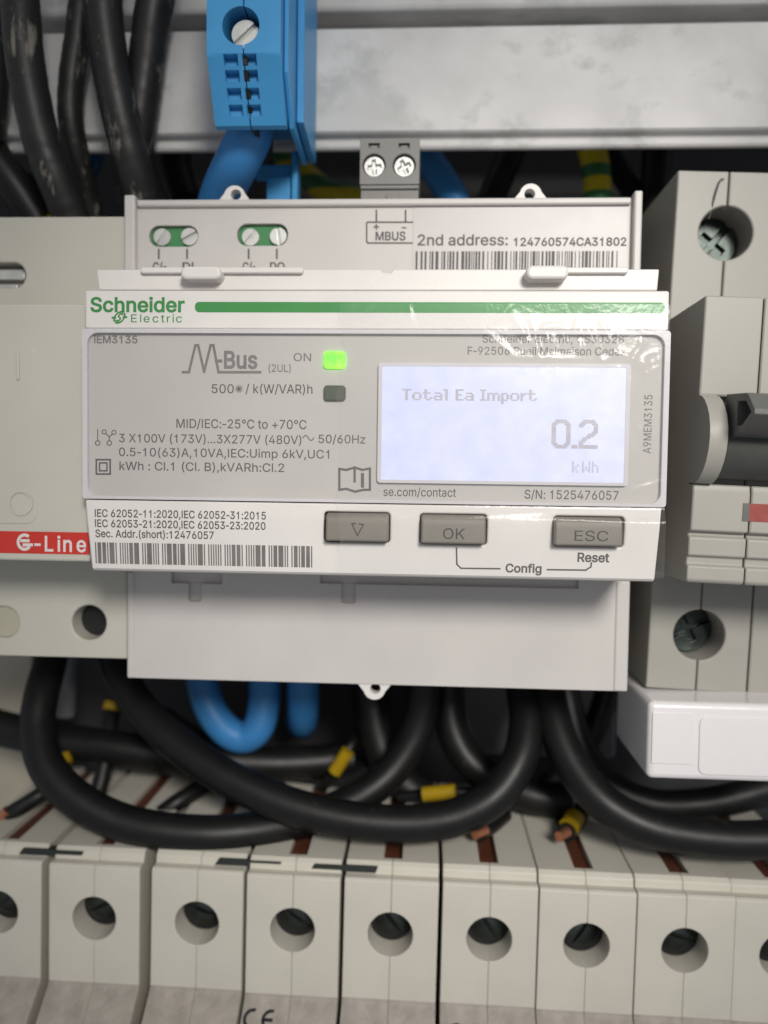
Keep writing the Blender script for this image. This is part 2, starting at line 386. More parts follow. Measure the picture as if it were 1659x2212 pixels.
    'O': '267|133,-3 118,-2 103,1 88,6 75,12 63,21 52,32 43,44 35,58 28,73 24,90 21,108 20,127 21,146 24,165 28,181 35,197 43,210 52,223 63,233 75,242 88,249 103,254 118,257 133,258 149,257 164,254 179,249 192,242 204,233 215,223 224,210 232,197 238,181 243,165 246,146 247,127 246,108 243,90 238,73 232,58 224,44 215,32 204,21 192,12 179,6 164,1 149,-2/133,26 145,27 155,29 165,33 175,38 184,44 191,52 198,61 204,72 209,84 212,97 214,111 215,127 214,143 212,157 209,170 204,182 198,193 191,202 184,210 175,216 165,221 155,225 145,227 133,228 122,227 112,225 102,221 92,216 83,210 75,202 69,193 63,182 58,170 54,157 52,143 52,111 54,97 58,84 63,72 75,52 83,45 92,38 102,33 112,29 122,27',
    'R': '224|30,0 30,254 132,254 145,252 156,249 167,244 176,239 190,225 195,217 199,207 202,198 204,187 205,176 204,165 202,154 199,145 195,136 190,127 183,120 175,114 166,109 156,104 145,101 132,99 48,99 48,128 126,128 135,129 149,133 155,137 160,141 164,145 167,150 171,162 173,176 171,190 169,197 167,202 164,208 159,212 155,216 149,220 142,223 134,224 126,226 62,226 62,0/177,0 115,115 151,115 214,0',
    'S': '223|98,-4 86,-2 74,1 64,5 54,10 46,15 38,22 32,30 27,39 23,48 20,58 19,68 52,68 53,61 55,55 58,49 66,39 71,35 83,29 90,27 104,25 120,25 128,26 136,28 143,30 149,33 155,37 160,41 165,46 168,51 171,57 173,70 171,81 169,85 166,89 162,93 153,100 148,102 142,105 136,107 122,111 92,120 77,124 64,130 53,137 43,145 36,153 30,163 27,174 26,186 27,197 29,206 32,215 37,224 51,238 59,244 69,249 79,253 90,256 101,257 114,258 137,256 148,253 158,249 167,244 175,238 182,232 189,224 197,208 199,199 200,189 169,189 167,198 163,206 158,213 151,219 143,223 134,227 124,229 105,229 97,228 90,226 84,224 78,221 73,218 68,214 64,209 61,204 59,199 58,194 58,182 60,176 62,171 65,167 74,160 79,157 85,154 90,152 96,150 101,148 106,147 132,140 156,132 174,123 179,119 185,115 189,110 194,105 197,99 200,92 204,78 204,69 203,59 201,50 198,40 193,32 187,24 180,17 162,5 151,1 139,-2 126,-4',
    'U': '259|129,-4 115,-3 101,-1 89,3 77,8 66,14 57,22 49,30 42,40 37,51 33,62 31,74 30,87 30,254 62,254 62,89 64,72 67,64 70,57 75,50 80,44 86,38 94,34 101,30 119,26 140,26 149,28 157,30 165,34 172,38 179,44 184,50 192,64 196,80 196,254 229,254 229,87 228,74 226,62 222,51 216,40 210,30 192,14 182,8 170,3 157,-1 144,-3',
    'V': '240|102,0 8,254 42,254 96,103 99,96 101,88 104,79 108,69 111,57 115,45 119,31 124,15 117,15 122,31 126,45 130,58 133,69 137,79 140,88 142,96 145,103 197,254 231,254 139,0',
    'W': '343|78,0 8,254 41,254 82,98 83,92 85,85 86,79 88,73 89,66 91,60 93,47 95,40 98,20 95,20 97,33 99,40 101,53 103,60 104,66 106,73 107,79 109,85 110,92 112,98 153,254 190,254 231,98 232,92 234,85 236,79 237,73 239,66 240,60 242,53 243,47 245,40 247,27 249,20 244,20 245,27 247,33 249,47 251,53 252,60 254,66 255,73 257,79 258,85 260,92 261,98 302,254 335,254 265,0 228,0 184,161 182,170 180,178 174,205 172,215 168,237 175,237 173,227 171,216 169,207 167,197 166,188 164,179 161,170 159,161 115,0',
    'X': '237|9,0 109,142 109,118 15,254 52,254 89,200 93,195 99,185 105,177 107,172 109,168 112,164 116,156 122,146 116,146 119,151 121,156 124,160 128,168 131,172 133,176 136,181 139,185 145,195 149,200 187,254 223,254 129,119 129,143 228,0 191,0 146,65 143,70 140,74 137,79 129,90 123,102 120,106 118,111 115,116 122,116 120,111 117,106 113,98 108,91 106,87 100,79 97,74 94,70 91,65 46,0',
    'a': '195|71,-4 63,-3 55,0 47,2 40,6 34,11 29,16 24,22 20,29 17,37 15,54 17,69 19,75 25,85 29,90 34,93 39,97 44,99 50,102 56,104 63,105 69,107 105,112 111,113 117,113 133,117 135,119 137,134 137,139 135,144 131,152 128,156 124,159 120,161 115,163 104,165 91,165 80,163 70,159 62,153 56,147 54,144 52,140 50,137 20,146 24,154 29,161 39,173 46,178 52,182 66,188 74,190 89,192 108,192 119,190 126,188 131,186 143,180 153,172 161,160 164,153 167,145 168,136 168,0 138,0 138,26 136,26 134,23 132,19 129,16 126,12 118,6 113,3 108,1 102,-2 88,-4/93,23 101,24 108,26 114,29 124,37 132,47 136,57 138,69 138,95 123,89 120,89 112,87 108,87 104,86 100,86 96,85 93,85 90,84 88,84 72,81 67,79 63,77 58,75 55,73 52,70 49,66 47,62 46,58 46,48 47,43 49,40 51,36 57,30 65,26 80,23',
    'c': '198|104,-4 91,-3 79,-1 69,3 58,8 49,15 41,23 34,32 28,43 23,54 20,66 18,80 17,94 18,108 20,122 23,134 28,146 34,156 41,165 49,173 58,180 69,185 79,189 91,191 104,192 111,192 130,189 136,187 142,184 147,181 153,178 157,174 162,170 166,166 170,161 173,156 176,150 179,145 181,138 151,131 149,138 147,141 145,145 143,148 138,153 135,155 132,158 128,159 125,161 121,162 117,164 113,164 108,165 104,165 95,164 86,162 79,159 73,155 67,150 62,144 58,137 54,129 52,121 50,112 48,94 50,75 54,59 58,51 62,44 67,38 73,33 79,29 86,26 95,24 104,23 108,23 125,27 129,29 138,35 144,41 146,44 148,48 149,51 151,55 152,59 181,51 177,39 174,33 171,28 167,23 158,14 153,11 148,7 142,4 124,-2 111,-4',
    'd': '212|98,-4 86,-3 75,-1 65,3 56,8 47,15 40,23 33,32 27,42 23,54 20,66 18,80 17,94 18,109 20,122 23,135 27,146 33,157 40,166 47,174 56,180 65,185 75,189 86,191 98,192 106,192 114,191 121,189 126,186 132,183 140,177 144,173 153,160 155,160 155,254 186,254 186,0 156,0 156,29 153,29 146,19 143,16 140,12 136,8 126,2 120,-1 114,-3 106,-4/102,23 111,24 125,28 132,32 137,37 142,43 146,50 150,58 152,66 154,75 155,84 156,95 154,114 152,123 150,131 146,139 142,145 137,151 132,156 125,160 118,163 111,164 102,165 86,163 79,160 72,156 67,151 62,145 54,131 52,122 50,114 48,95 50,75 52,67 54,58 62,44 67,38 73,33 79,29 86,26 94,24',
    'e': '202|106,-4 93,-3 80,-1 69,3 58,8 49,15 41,23 34,32 28,42 23,54 20,66 18,79 17,93 18,108 20,121 23,133 28,145 33,155 40,165 48,173 58,180 68,185 78,189 90,191 103,192 110,192 118,191 125,189 133,187 140,184 147,180 153,176 160,170 165,164 175,150 179,141 182,131 184,121 186,97 186,85 37,85 37,110 169,110 155,101 153,119 151,127 149,134 146,141 137,152 131,157 125,160 118,163 111,165 94,165 87,163 73,157 67,152 62,147 54,135 50,121 48,113 48,79 50,69 52,61 55,53 59,46 64,40 69,35 76,31 82,27 90,25 106,23 112,23 127,26 131,28 135,31 139,33 143,36 149,44 151,48 153,53 182,45 180,38 177,32 172,25 168,20 162,14 156,10 149,6 141,2 133,-1 125,-3 116,-4',
    'f': '127|114,190 114,164 3,164 3,190/40,0 40,216 42,231 48,243 52,248 62,256 74,262 80,264 87,265 103,265 111,263 114,263 120,261 121,260 114,234 109,236 105,236 103,237 91,237 85,235 81,233 77,230 74,226 72,221 71,216 71,0',
    'g': '213|93,-75 84,-74 75,-72 67,-70 59,-67 41,-55 36,-50 28,-40 25,-35 51,-20 58,-30 64,-36 72,-42 77,-44 89,-48 96,-48 103,-49 114,-48 124,-46 133,-42 141,-38 147,-31 152,-23 155,-14 156,-3 156,34 153,34 146,24 143,21 140,17 136,14 126,8 120,5 114,4 97,2 86,3 76,5 56,13 48,19 40,27 33,35 28,45 23,56 20,68 18,81 17,96 18,110 20,123 23,135 27,147 33,157 40,166 48,174 56,180 66,185 76,189 87,191 98,192 106,192 114,191 121,189 127,186 137,180 141,177 147,169 150,166 152,162 154,159 157,159 157,190 186,190 186,-16 183,-27 180,-36 175,-45 169,-52 162,-59 154,-64 145,-68 136,-71 125,-73 115,-75/111,30 125,34 132,38 137,42 142,47 146,53 150,61 153,68 155,77 156,86 156,106 155,115 153,124 150,132 147,139 142,146 138,151 132,156 126,160 119,163 102,165 86,163 79,160 73,156 67,151 62,145 58,139 54,131 50,115 48,96 50,78 52,69 54,61 58,54 62,48 67,42 79,34 86,32 94,30',
    'h': '205|57,0 26,0 26,254 57,254 57,144 51,144 56,156 62,166 68,175 76,181 84,186 94,189 103,192 123,192 132,190 140,188 148,184 154,180 161,174 166,168 174,152 177,142 178,132 179,120 179,0 148,0 148,118 147,128 145,137 142,145 136,152 130,158 123,161 114,164 105,165 92,163 80,159 75,155 67,147 63,141 60,135 58,129 57,121',
    'i': '83|26,0 26,190 57,190 57,0/42,221 34,223 30,225 27,227 24,230 22,234 21,238 21,246 22,249 24,253 30,259 42,262 54,259 60,253 62,249 63,246 63,238 62,234 60,230 57,227 54,225 50,223',
    'k': '190|55,68 55,106 60,106 142,190 180,190 92,100 89,100/26,0 26,254 57,254 57,0/147,0 74,93 96,114 186,0',
    'l': '82|26,0 26,254 56,254 56,0',
    'm': '305|26,0 26,190 56,190 56,148 54,148 56,155 59,162 62,168 66,173 75,182 81,185 86,188 98,192 104,193 110,193 120,192 129,190 137,186 144,180 150,174 154,166 158,157 160,147 156,147 158,154 164,166 169,172 178,181 190,187 197,190 204,192 211,193 226,193 242,189 249,186 255,182 261,177 266,171 270,164 274,156 276,148 278,138 278,0 248,0 248,127 247,136 245,145 241,151 236,156 230,160 224,163 217,165 203,165 197,164 187,160 183,157 179,153 175,150 173,145 170,140 168,129 168,0 137,0 137,130 136,137 134,144 131,150 126,156 121,160 115,163 107,165 94,165 89,164 79,160 74,157 70,154 63,145 60,139 58,133 57,126 57,0',
    'n': '205|57,0 26,0 26,190 56,190 56,144 51,144 56,156 62,166 68,175 76,181 84,186 94,189 103,192 123,192 132,190 140,188 154,180 166,168 174,152 178,132 179,120 179,0 148,0 148,118 147,128 145,137 142,145 136,152 130,158 123,161 114,164 105,165 92,163 80,159 75,155 67,147 63,141 60,135 58,129 57,121',
    'o': '208|104,-4 91,-3 79,-1 69,3 58,8 49,15 41,23 34,32 28,43 23,54 20,66 18,80 17,94 18,108 20,122 23,134 28,146 34,156 41,165 49,173 58,180 69,185 79,189 91,191 104,192 116,191 128,189 139,185 149,180 159,173 167,165 174,156 180,146 188,122 190,108 191,94 190,80 188,66 184,54 180,43 174,32 167,23 159,15 149,8 139,3 128,-1 116,-3/104,23 113,24 121,26 129,29 135,33 141,38 146,44 150,51 154,59 158,75 160,94 158,112 156,121 154,129 150,137 146,144 141,150 135,155 129,159 121,162 113,164 104,165 95,164 86,162 79,159 73,155 67,150 62,144 58,137 54,129 52,121 50,112 48,94 50,75 54,59 58,51 62,44 67,38 73,33 79,29 86,26 95,24',
    'p': '212|26,-71 26,190 56,190 56,160 59,160 63,166 66,169 72,177 76,180 86,186 92,189 98,191 106,192 115,192 126,191 137,189 147,185 156,180 165,174 173,166 179,157 185,146 189,135 193,122 194,109 195,94 193,66 185,42 179,32 173,23 165,15 157,8 147,3 137,-1 126,-3 115,-4 106,-4 99,-3 92,-1 86,2 76,8 72,12 69,16 66,19 59,29 57,29 57,-71/110,23 119,24 126,26 133,29 140,33 145,38 150,44 158,58 161,67 163,75 164,85 164,104 163,114 161,122 158,131 155,138 150,145 146,151 140,156 134,160 126,163 119,164 110,165 94,163 87,160 81,156 75,151 70,145 66,139 62,131 60,123 58,114 56,95 57,84 58,75 60,66 66,50 70,43 75,37 81,32 87,28 94,26 102,24',
    'r': '130|26,0 26,190 56,190 56,160 58,160 61,167 65,173 70,179 76,184 90,190 98,192 122,192 122,161 119,162 112,162 109,163 97,163 91,161 85,160 70,151 63,142 60,137 58,131 57,125 57,0',
    's': '182|81,-4 72,-3 64,-1 56,2 49,5 42,9 36,14 31,19 26,25 20,39 18,47 47,53 49,46 57,34 62,30 68,27 82,23 100,23 116,27 122,31 131,40 133,46 134,51 134,56 130,64 127,68 123,71 118,74 113,76 106,78 75,85 63,89 52,93 43,98 36,104 31,111 27,119 24,127 23,137 24,145 26,152 29,159 33,166 38,172 43,177 50,181 58,185 66,188 74,190 84,192 103,192 112,191 120,189 134,183 140,179 145,175 149,170 157,158 160,152 162,145 134,139 132,144 129,149 126,153 121,158 116,162 110,164 102,166 86,166 78,164 71,162 65,158 57,150 55,144 54,139 56,129 59,125 62,122 66,119 72,116 78,114 86,111 115,105 127,101 137,97 146,92 153,86 159,79 165,63 166,53 165,45 163,37 160,30 156,24 151,17 145,12 138,7 130,3 121,0 112,-2 102,-4',
    't': '114|102,190 102,164 3,164 3,190/32,236 63,236 63,43 64,38 66,34 68,31 71,28 75,26 80,25 90,25 93,26 99,26 101,27 107,1 104,0 102,0 99,-1 96,-1 93,-2 84,-2 73,-1 62,1 53,5 46,11 40,18 36,26 33,36 32,46',
    'u': '205|91,-3 73,-1 57,5 51,10 44,15 39,22 35,29 31,38 28,47 26,69 26,190 57,190 57,72 58,62 60,52 63,44 68,37 75,32 82,28 91,26 100,25 107,25 113,27 119,28 125,31 130,34 134,38 142,48 144,54 148,68 148,190 179,190 179,0 149,0 149,46 154,46 149,34 143,23 136,15 129,8 111,0 101,-2',
    'x': '189|10,0 86,109 86,86 14,190 50,190 74,153 82,139 90,127 93,121 97,115 100,109 104,103 88,103 91,109 95,115 104,133 108,139 112,146 117,153 141,190 176,190 104,84 104,107 179,0 143,0 115,43 111,49 107,56 103,62 97,74 93,80 90,85 86,91 102,91 99,85 95,80 86,62 82,56 78,49 74,43 46,0',
    'z': '190|21,0 21,23 127,160 127,161 24,161 24,190 166,190 166,165 63,30 63,28 169,28 169,0',
    '°': '158|71,142 64,143 50,149 44,153 39,158 29,170 23,184 22,191 22,206 23,214 29,228 39,240 50,249 57,252 71,256 87,256 101,252 108,249 114,244 120,240 124,234 129,228 132,221 134,214 136,206 136,191 132,177 129,170 124,164 120,158 114,153 108,149 94,143 87,142/83,167 88,168 91,170 95,171 98,174 102,176 107,183 109,187 111,194 111,203 109,211 107,215 104,218 102,221 95,226 91,228 88,230 83,231 75,231 71,230 63,226 60,224 54,218 52,215 48,207 48,203 47,199 48,194 48,190 50,187 54,179 57,176 60,174 63,171 67,170 71,168 75,167',
    ' ': '94|',
}


def outline(ring_, bold):
    """a contour with its fill on the right, swollen by bold"""
    P = [Vector(p) for p in ring_]
    P = [p for k, p in enumerate(P) if (p - P[k - 1]).length > 3]
    if not bold:
        return P
    out = []
    n = len(P)
    for k in range(n):
        a, b = (P[k] - P[k - 1]).normalized(), (P[(k + 1) % n] - P[k]).normalized()
        na, nb = Vector((-a.y, a.x)), Vector((-b.y, b.x))
        out.append(P[k] + (na + nb) / max(0.55, 1 + na.dot(nb)) * bold * 500)
    return out


def winding(x, y, rings):
    w = 0
    for r_ in rings:
        for k in range(len(r_)):
            a, b = r_[k - 1], r_[k]
            if (a.y <= y) != (b.y <= y):
                if a.x + (y - a.y) / (b.y - a.y) * (b.x - a.x) > x:
                    w += 1 if b.y > a.y else -1
    return w


def glyphs(s, bold=0.0, space=1.0):
    """text as 2D triangles: (verts, faces) with the pen at the origin"""
    V, F = [], []
    pen = 0.0
    for ch in s:
        a, _, outl = GLYPHS.get(ch, GLYPHS['-']).partition('|')
        rings = [outline([tuple(int(v) for v in q.split(',')) for q in ring_.split()], bold) for ring_ in outl.split('/')] if outl else []
        if rings:
            pv, pe = [], []
            for r_ in rings:
                k = len(pv)
                pv += r_
                pe += [(k + i, k + (i + 1) % len(r_)) for i in range(len(r_))]
            vs, _, fs = delaunay_2d_cdt(pv, pe, [], 0, 1e-4)[:3]
            k = len(V)
            V += [(pen + v.x / 500, v.y / 500) for v in vs]
            for f in fs:
                cx, cy = sum(vs[i].x for i in f) / len(f), sum(vs[i].y for i in f) / len(f)
                if winding(cx, cy, rings):
                    F.append(tuple(i + k for i in f))
        pen += int(a) / 500 * space
    used = sorted({i for f in F for i in f})
    m_ = {o: n for n, o in enumerate(used)}
    return [V[i] for i in used], [tuple(m_[i] for i in f) for f in F]


CAP = None


class MB:
    def __init__(self):
        self.v, self.f, self.m = [], [], []

    def add(self, vs, fs, mat=0):
        k = len(self.v)
        self.v += [Vector(p) for p in vs]
        self.f += [tuple(i + k for i in f) for f in fs]
        self.m += [mat] * len(fs)
        return self

    def box(self, x0, x1, y0, y1, z0, z1, mat=0):
        x0, x1 = min(x0, x1), max(x0, x1)
        y0, y1 = min(y0, y1), max(y0, y1)
        z0, z1 = min(z0, z1), max(z0, z1)
        vs = [(x, y, z) for x in (x0, x1) for y in (y0, y1) for z in (z0, z1)]
        return self.add(vs, [(0, 1, 3, 2), (4, 6, 7, 5), (0, 4, 5, 1), (2, 3, 7, 6), (0, 2, 6, 4), (1, 5, 7, 3)], mat)

    def xz(self, pts, y0, y1, mat=0):
        """outline in x,z pushed from y0 to y1"""
        n = len(pts)
        vs = [(x, y0, z) for x, z in pts] + [(x, y1, z) for x, z in pts]
        fs = [tuple(range(n)), tuple(range(2 * n - 1, n - 1, -1))]
        fs += [(i, i + n, (i + 1) % n + n, (i + 1) % n) for i in range(n)]
        return self.add(vs, fs, mat)

    def yz(self, pts, x0, x1, mat=0):
        """outline in y,z pushed from x0 to x1"""
        n = len(pts)
        vs = [(x0, y, z) for y, z in pts] + [(x1, y, z) for y, z in pts]
        fs = [tuple(range(n)), tuple(range(2 * n - 1, n - 1, -1))]
        fs += [(i, i + n, (i + 1) % n + n, (i + 1) % n) for i in range(n)]
        return self.add(vs, fs, mat)

    def flat(self, pts, y, mat=0):
        return self.add([(p[0], y, p[1]) for p in pts], [tuple(range(len(pts)))], mat)

    def holed(self, outer, holes, y0, y1, mat=0):
        cu = bpy.data.curves.new('s', 'CURVE')
        cu.dimensions = '2D'
        cu.fill_mode = 'BOTH'
        cu.extrude = abs(y1 - y0) / 2
        for ring in [outer] + holes:
            sp = cu.splines.new('POLY')
            sp.points.add(len(ring) - 1)
            for p, q in zip(sp.points, ring):
                p.co = (q[0], q[1], 0, 1)
            sp.use_cyclic_u = True
        o = bpy.data.objects.new('s', cu)
        col.objects.link(o)
        dg = bpy.context.evaluated_depsgraph_get()
        me = o.evaluated_get(dg).to_mesh()
        yc = (y0 + y1) / 2
        self.add([(v.co.x, yc - v.co.z, v.co.y) for v in me.vertices], [tuple(p.vertices) for p in me.polygons], mat)
        o.evaluated_get(dg).to_mesh_clear()
        bpy.data.objects.remove(o)
        bpy.data.curves.remove(cu)
        return self

    def cyl(self, c, r, y0, y1, mat=0, n=64, r1=None):
        """round bar along y"""
        r1 = r if r1 is None else r1
        p0, p1 = circ(c[0], c[1], r, n), circ(c[0], c[1], r1, n)
        vs = [(x, y0, z) for x, z in p0] + [(x, y1, z) for x, z in p1]
        fs = [tuple(range(n)), tuple(range(2 * n - 1, n - 1, -1))]
        fs += [(i, i + n, (i + 1) % n + n, (i + 1) % n) for i in range(n)]
        return self.add(vs, fs, mat)

    def stroke(self, pts, w, y, mat=0, d=True, Y=None):
        """a printed line of width w through points (frame points when d) lying on plane y"""
        if d:
            pts = [at(px, py, Y if Y is not None else y) for px, py in pts]
        P = [Vector(p) for p in pts]
        for i in range(len(P) - 1):
            t = (P[i + 1] - P[i])
            if t.length < 1e-6:
                continue
            t.normalize()
            nrm = Vector((-t.y, t.x)) * w / 2
            e = t * w / 2 * 0.95
            yy = y - 0.0012 * i
            q = [P[i] - e + nrm, P[i] - e - nrm, P[i + 1] + e - nrm, P[i + 1] + e + nrm]
            self.flat([(k.x, k.y) for k in q], yy, mat)
        return self

    def text(self, s, x0, x1, base, cap, y, mat=0, bold=0.006, space=1.0, d=True, vertical=False, yf=None):
        """letters between frame points x0..x1, sitting on frame line base, capitals reaching frame line cap"""
        global CAP
        if CAP is None:
            CAP = max(v[1] for v in glyphs('H')[0])
        vs, fs = glyphs(s, bold, space)
        a, b = min(v[0] for v in vs), max(v[0] for v in vs)
        if vertical:                           # reads upwards: x0..x1 are frame rows (bottom, top); base/cap are frame columns
            p0, p1 = at(base, x0, y), at(base, x1, y)
            cx = at(cap, x0, y)[0]
            sx, sz = (p1[1] - p0[1]) / (b - a), (cx - p0[0]) / CAP
            out = [(p0[0] + v[1] * sz, y, p0[1] + (v[0] - a) * sx) for v in vs]
        else:
            if d:
                X0, Z0 = at(x0, base, y)
                X1 = at(x1, base, y)[0]
                Zc = at(x0, cap, y)[1]
            else:
                X0, X1, Z0, Zc = x0, x1, base, cap
            sx, sz = (X1 - X0) / (b - a), (Zc - Z0) / CAP
            out = [(X0 + (v[0] - a) * sx, y, Z0 + v[1] * sz) for v in vs]
        if yf:
            out = [(p[0], yf(p[2]), p[2]) for p in out]
        return self.add(out, fs, mat)

    def build(self, name, mats, parent=None, bevel=0.0, seg=2, smooth=False, cuts=None, local=False, fix=True):
        org = Vector((0, 0, 0))
        p = parent
        while p is not None:
            if p in ORG and not local:
                org = ORG[p]
            p = p.parent
        me = bpy.data.meshes.new(name)
        me.from_pydata([tuple((v - org) * S) for v in self.v], [], self.f)
        mats = mats if isinstance(mats, (list, tuple)) else [mats]
        for k in mats:
            me.materials.append(M[k])
        for pl, mi in zip(me.polygons, self.m):
            pl.material_index = mi
        if fix:
            bm = bmesh.new()
            bm.from_mesh(me)
            solid = [f for f in bm.faces if any(len(e.link_faces) > 1 for e in f.edges)]
            bmesh.ops.recalc_face_normals(bm, faces=solid)
            for f in bm.faces:                   # printed ink faces the viewer
                if all(len(e.link_faces) < 2 for e in f.edges) and f.normal.y > 0.5:
                    f.normal_flip()
            bm.to_mesh(me)
            bm.free()
        o = bpy.data.objects.new(name, me)
        col.objects.link(o)
        if cuts:
            for c in cuts:
                co = c.build('cutter', mats, parent, local=local)
                co.parent = None
                md = o.modifiers.new('cut', 'BOOLEAN')
                md.object = co
                md.operation = 'DIFFERENCE'
                md.solver = 'EXACT'
                dg = bpy.context.evaluated_depsgraph_get()
                nm = bpy.data.meshes.new_from_object(o.evaluated_get(dg))
                o.modifiers.clear()
                old = o.data
                o.data = nm
                nm.name = name
                bpy.data.meshes.remove(old)
                cm = co.data
                bpy.data.objects.remove(co)
                bpy.data.meshes.remove(cm)
        if parent is not None:
            o.parent = parent
        if smooth:
            for pl in o.data.polygons:
                pl.use_smooth = True
            o.data.set_sharp_from_angle(angle=math.radians(40))
        if bevel:
            bv = o.modifiers.new('bevel', 'BEVEL')
            bv.width = bevel * S
            bv.segments = seg
            bv.limit_method = 'ANGLE'
            bv.angle_limit = math.radians(40)
            for pl in o.data.polygons:
                pl.use_smooth = True
            o.data.set_sharp_from_angle(angle=math.radians(35))
            wn = o.modifiers.new('normals', 'WEIGHTED_NORMAL')
            wn.keep_sharp = True
        return o


def spline(pts, n=10):
    """Catmull-Rom through 3D points"""
    P = [Vector(p) for p in pts]
    P = [P[0] * 2 - P[1]] + P + [P[-1] * 2 - P[-2]]
    out = []
    for i in range(1, len(P) - 2):
        p0, p1, p2, p3 = P[i - 1:i + 3]
        for k in range(n):
            t = k / n
            out.append(0.5 * ((2 * p1) + (p2 - p0) * t + (2 * p0 - 5 * p1 + 4 * p2 - p3) * t * t + (3 * p1 - p0 - 3 * p2 + p3) * t ** 3))
    out.append(P[-2])
    return out


def tube_mb(path, r, n=20, mat=0, jit=0.0, r1=None):
    mb = MB()
    N = len(path)
    t = (path[1] - path[0]).normalized()
    up = t.orthogonal().normalized()
    vs = []
    for i, p in enumerate(path):
        t = (path[min(i + 1, N - 1)] - path[max(i - 1, 0)]).normalized()
        up = (up - t * up.dot(t)).normalized()
        si = t.cross(up)
        rad = r if r1 is None else r + (r1 - r) * i / (N - 1)
        rad *= 1 + random.uniform(-jit, jit)
        for k in range(n):
            a = 2 * math.pi * k / n
            vs.append(p + (up * math.cos(a) + si * math.sin(a)) * rad)
    fs = [(i * n + k, i * n + (k + 1) % n, (i + 1) * n + (k + 1) % n, (i + 1) * n + k) for i in range(N - 1) for k in range(n)]
    fs += [tuple(range(n))[::-1], tuple(range((N - 1) * n, N * n))]
    return mb.add(vs, fs, mat)


def cable(name, label, cat, pts, r, mat, group=None, jit=0.0):
    """pts are (frame x, frame y, mm depth)"""
    if pts[0][1] == -60:                       # runs on upwards out of the picture
        pts = ((pts[0][0] + (pts[0][0] - pts[1][0]) * 2, -420, pts[0][2]),) + tuple(pts)
    path = spline([a3(*p) for p in pts])
    o = tube_mb(path, r, jit=jit).build(name, mat, None, smooth=True)
    return props(o, label, cat, group), path


def sleeve(parent, name, a, b, r, mat):
    p = [Vector(a).lerp(Vector(b), i / 4) for i in range(5)]
    return tube_mb(p, r, n=16).build(name, mat, parent, smooth=True)


# ================================================================== the setting
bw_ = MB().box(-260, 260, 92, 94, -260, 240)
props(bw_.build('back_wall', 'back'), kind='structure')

rail = MB()
x0, x1 = -150, 160
zt, zb = at(1100, 56, 36)[1], at(1100, 284, 36)[1]
zl = at(1100, 318, 38)[1]
prof = [(36, zt), (36, zb + 0.5), (36.3, zb), (38.0, zb - 0.2), (38.0, zl), (39.5, zl - 0.2), (39.5, zt - 1.5), (52, zt - 1.5), (52, zt), (36.8, zt + 0.35)]
rail.yz(prof, x0, x1)
ro = rail.build('steel_rail', 'zinc', bevel=0.5)
props(ro, 'galvanised steel rail running across behind the blue terminal block', 'rail')
zt2 = at(1100, 24, 44)[1]
rail2 = MB().yz([(52.2, zt2 - 6), (52.2, zt2 + 2.0), (44, zt2), (43, zt2 + 0.5), (43, zt2 + 30), (54, zt2 + 30), (54, zt2 - 6)], x0, x1)
props(rail2.build('upper_steel_rail', 'zinc', bevel=0.6), 'bent steel edge above the dark groove at the very top', 'rail')

# ================================================================== energy meter
YS = 19.0
meter = thing('energy_meter', 'white energy meter with lit display and green brand stripe, in the middle', 'energy meter', (0, 62, 0))

ztop = at(800, 432, YS)[1]
zbot = at(800, 1478, YS)[1]
XL, XR = -45.2, 45.0

body = MB()
body.box(XL, XR, YS, 62, zbot, ztop)
cuts = []
for (u0, v0, u1, v1) in ((322, 487, 428, 533), (512, 483, 622, 531)):
    a, b = at(u0, v0, YS), at(u1, v1, YS)
    cuts.append(MB().xz(rr(a[0], a[1], b[0], b[1], 1.85, 8), YS - 1, YS + 3.2))


def dbox(u0, v0, u1, v1, y0, y1, Y=None):
    a, b = at(u0, v0, Y if Y is not None else y0), at(u1, v1, Y if Y is not None else y0)
    return MB().box(a[0], b[0], y0, y1, a[1], b[1])


for (u0, u1, v1, t0, t1, tv) in ((370, 480, 1262, 407, 436, 1300), (692, 1250, 1272, 737, 768, 1304)):
    a, b, c, d = at(u0, 1200, YS), at(u1, v1, YS), at(t0, v1, YS), at(t1, tv, YS)
    cuts.append(MB().box(a[0], b[0], YS - 1, YS + 0.9, a[1], b[1]))
    cuts.append(MB().xz(rr(c[0], c[1] + 1.0, d[0], d[1], 0.5, 4), YS - 1, YS + 0.75))
bo = body.build('housing', ['cover'], meter, cuts=cuts, bevel=0.25)

za = at(800, 447, YS)[1]
zs0 = at(280, 600, YS)[1]
zs1 = at(280, 1235, YS)[1]
for q in ((XL + 2.0, XR - 1.7, YS - 0.9, YS + 0.5, za, ztop - 0.02), (XL - 0.03, XL + 1.9, YS - 1.6, YS + 1, zs0, ztop + 0.6),
          (XR - 1.35, XR + 0.03, YS - 1.6, YS + 1, zs0, ztop + 0.85), (XL - 0.03, XL + 1.25, YS - 0.35, YS + 1, zbot - 0.03, zs1),
          (XR - 2.4, XR + 0.03, YS - 0.3, YS + 1, zbot - 0.03, zs1)):
    MB().box(*q).build('edge_flange', 'cover', meter, bevel=0.3)

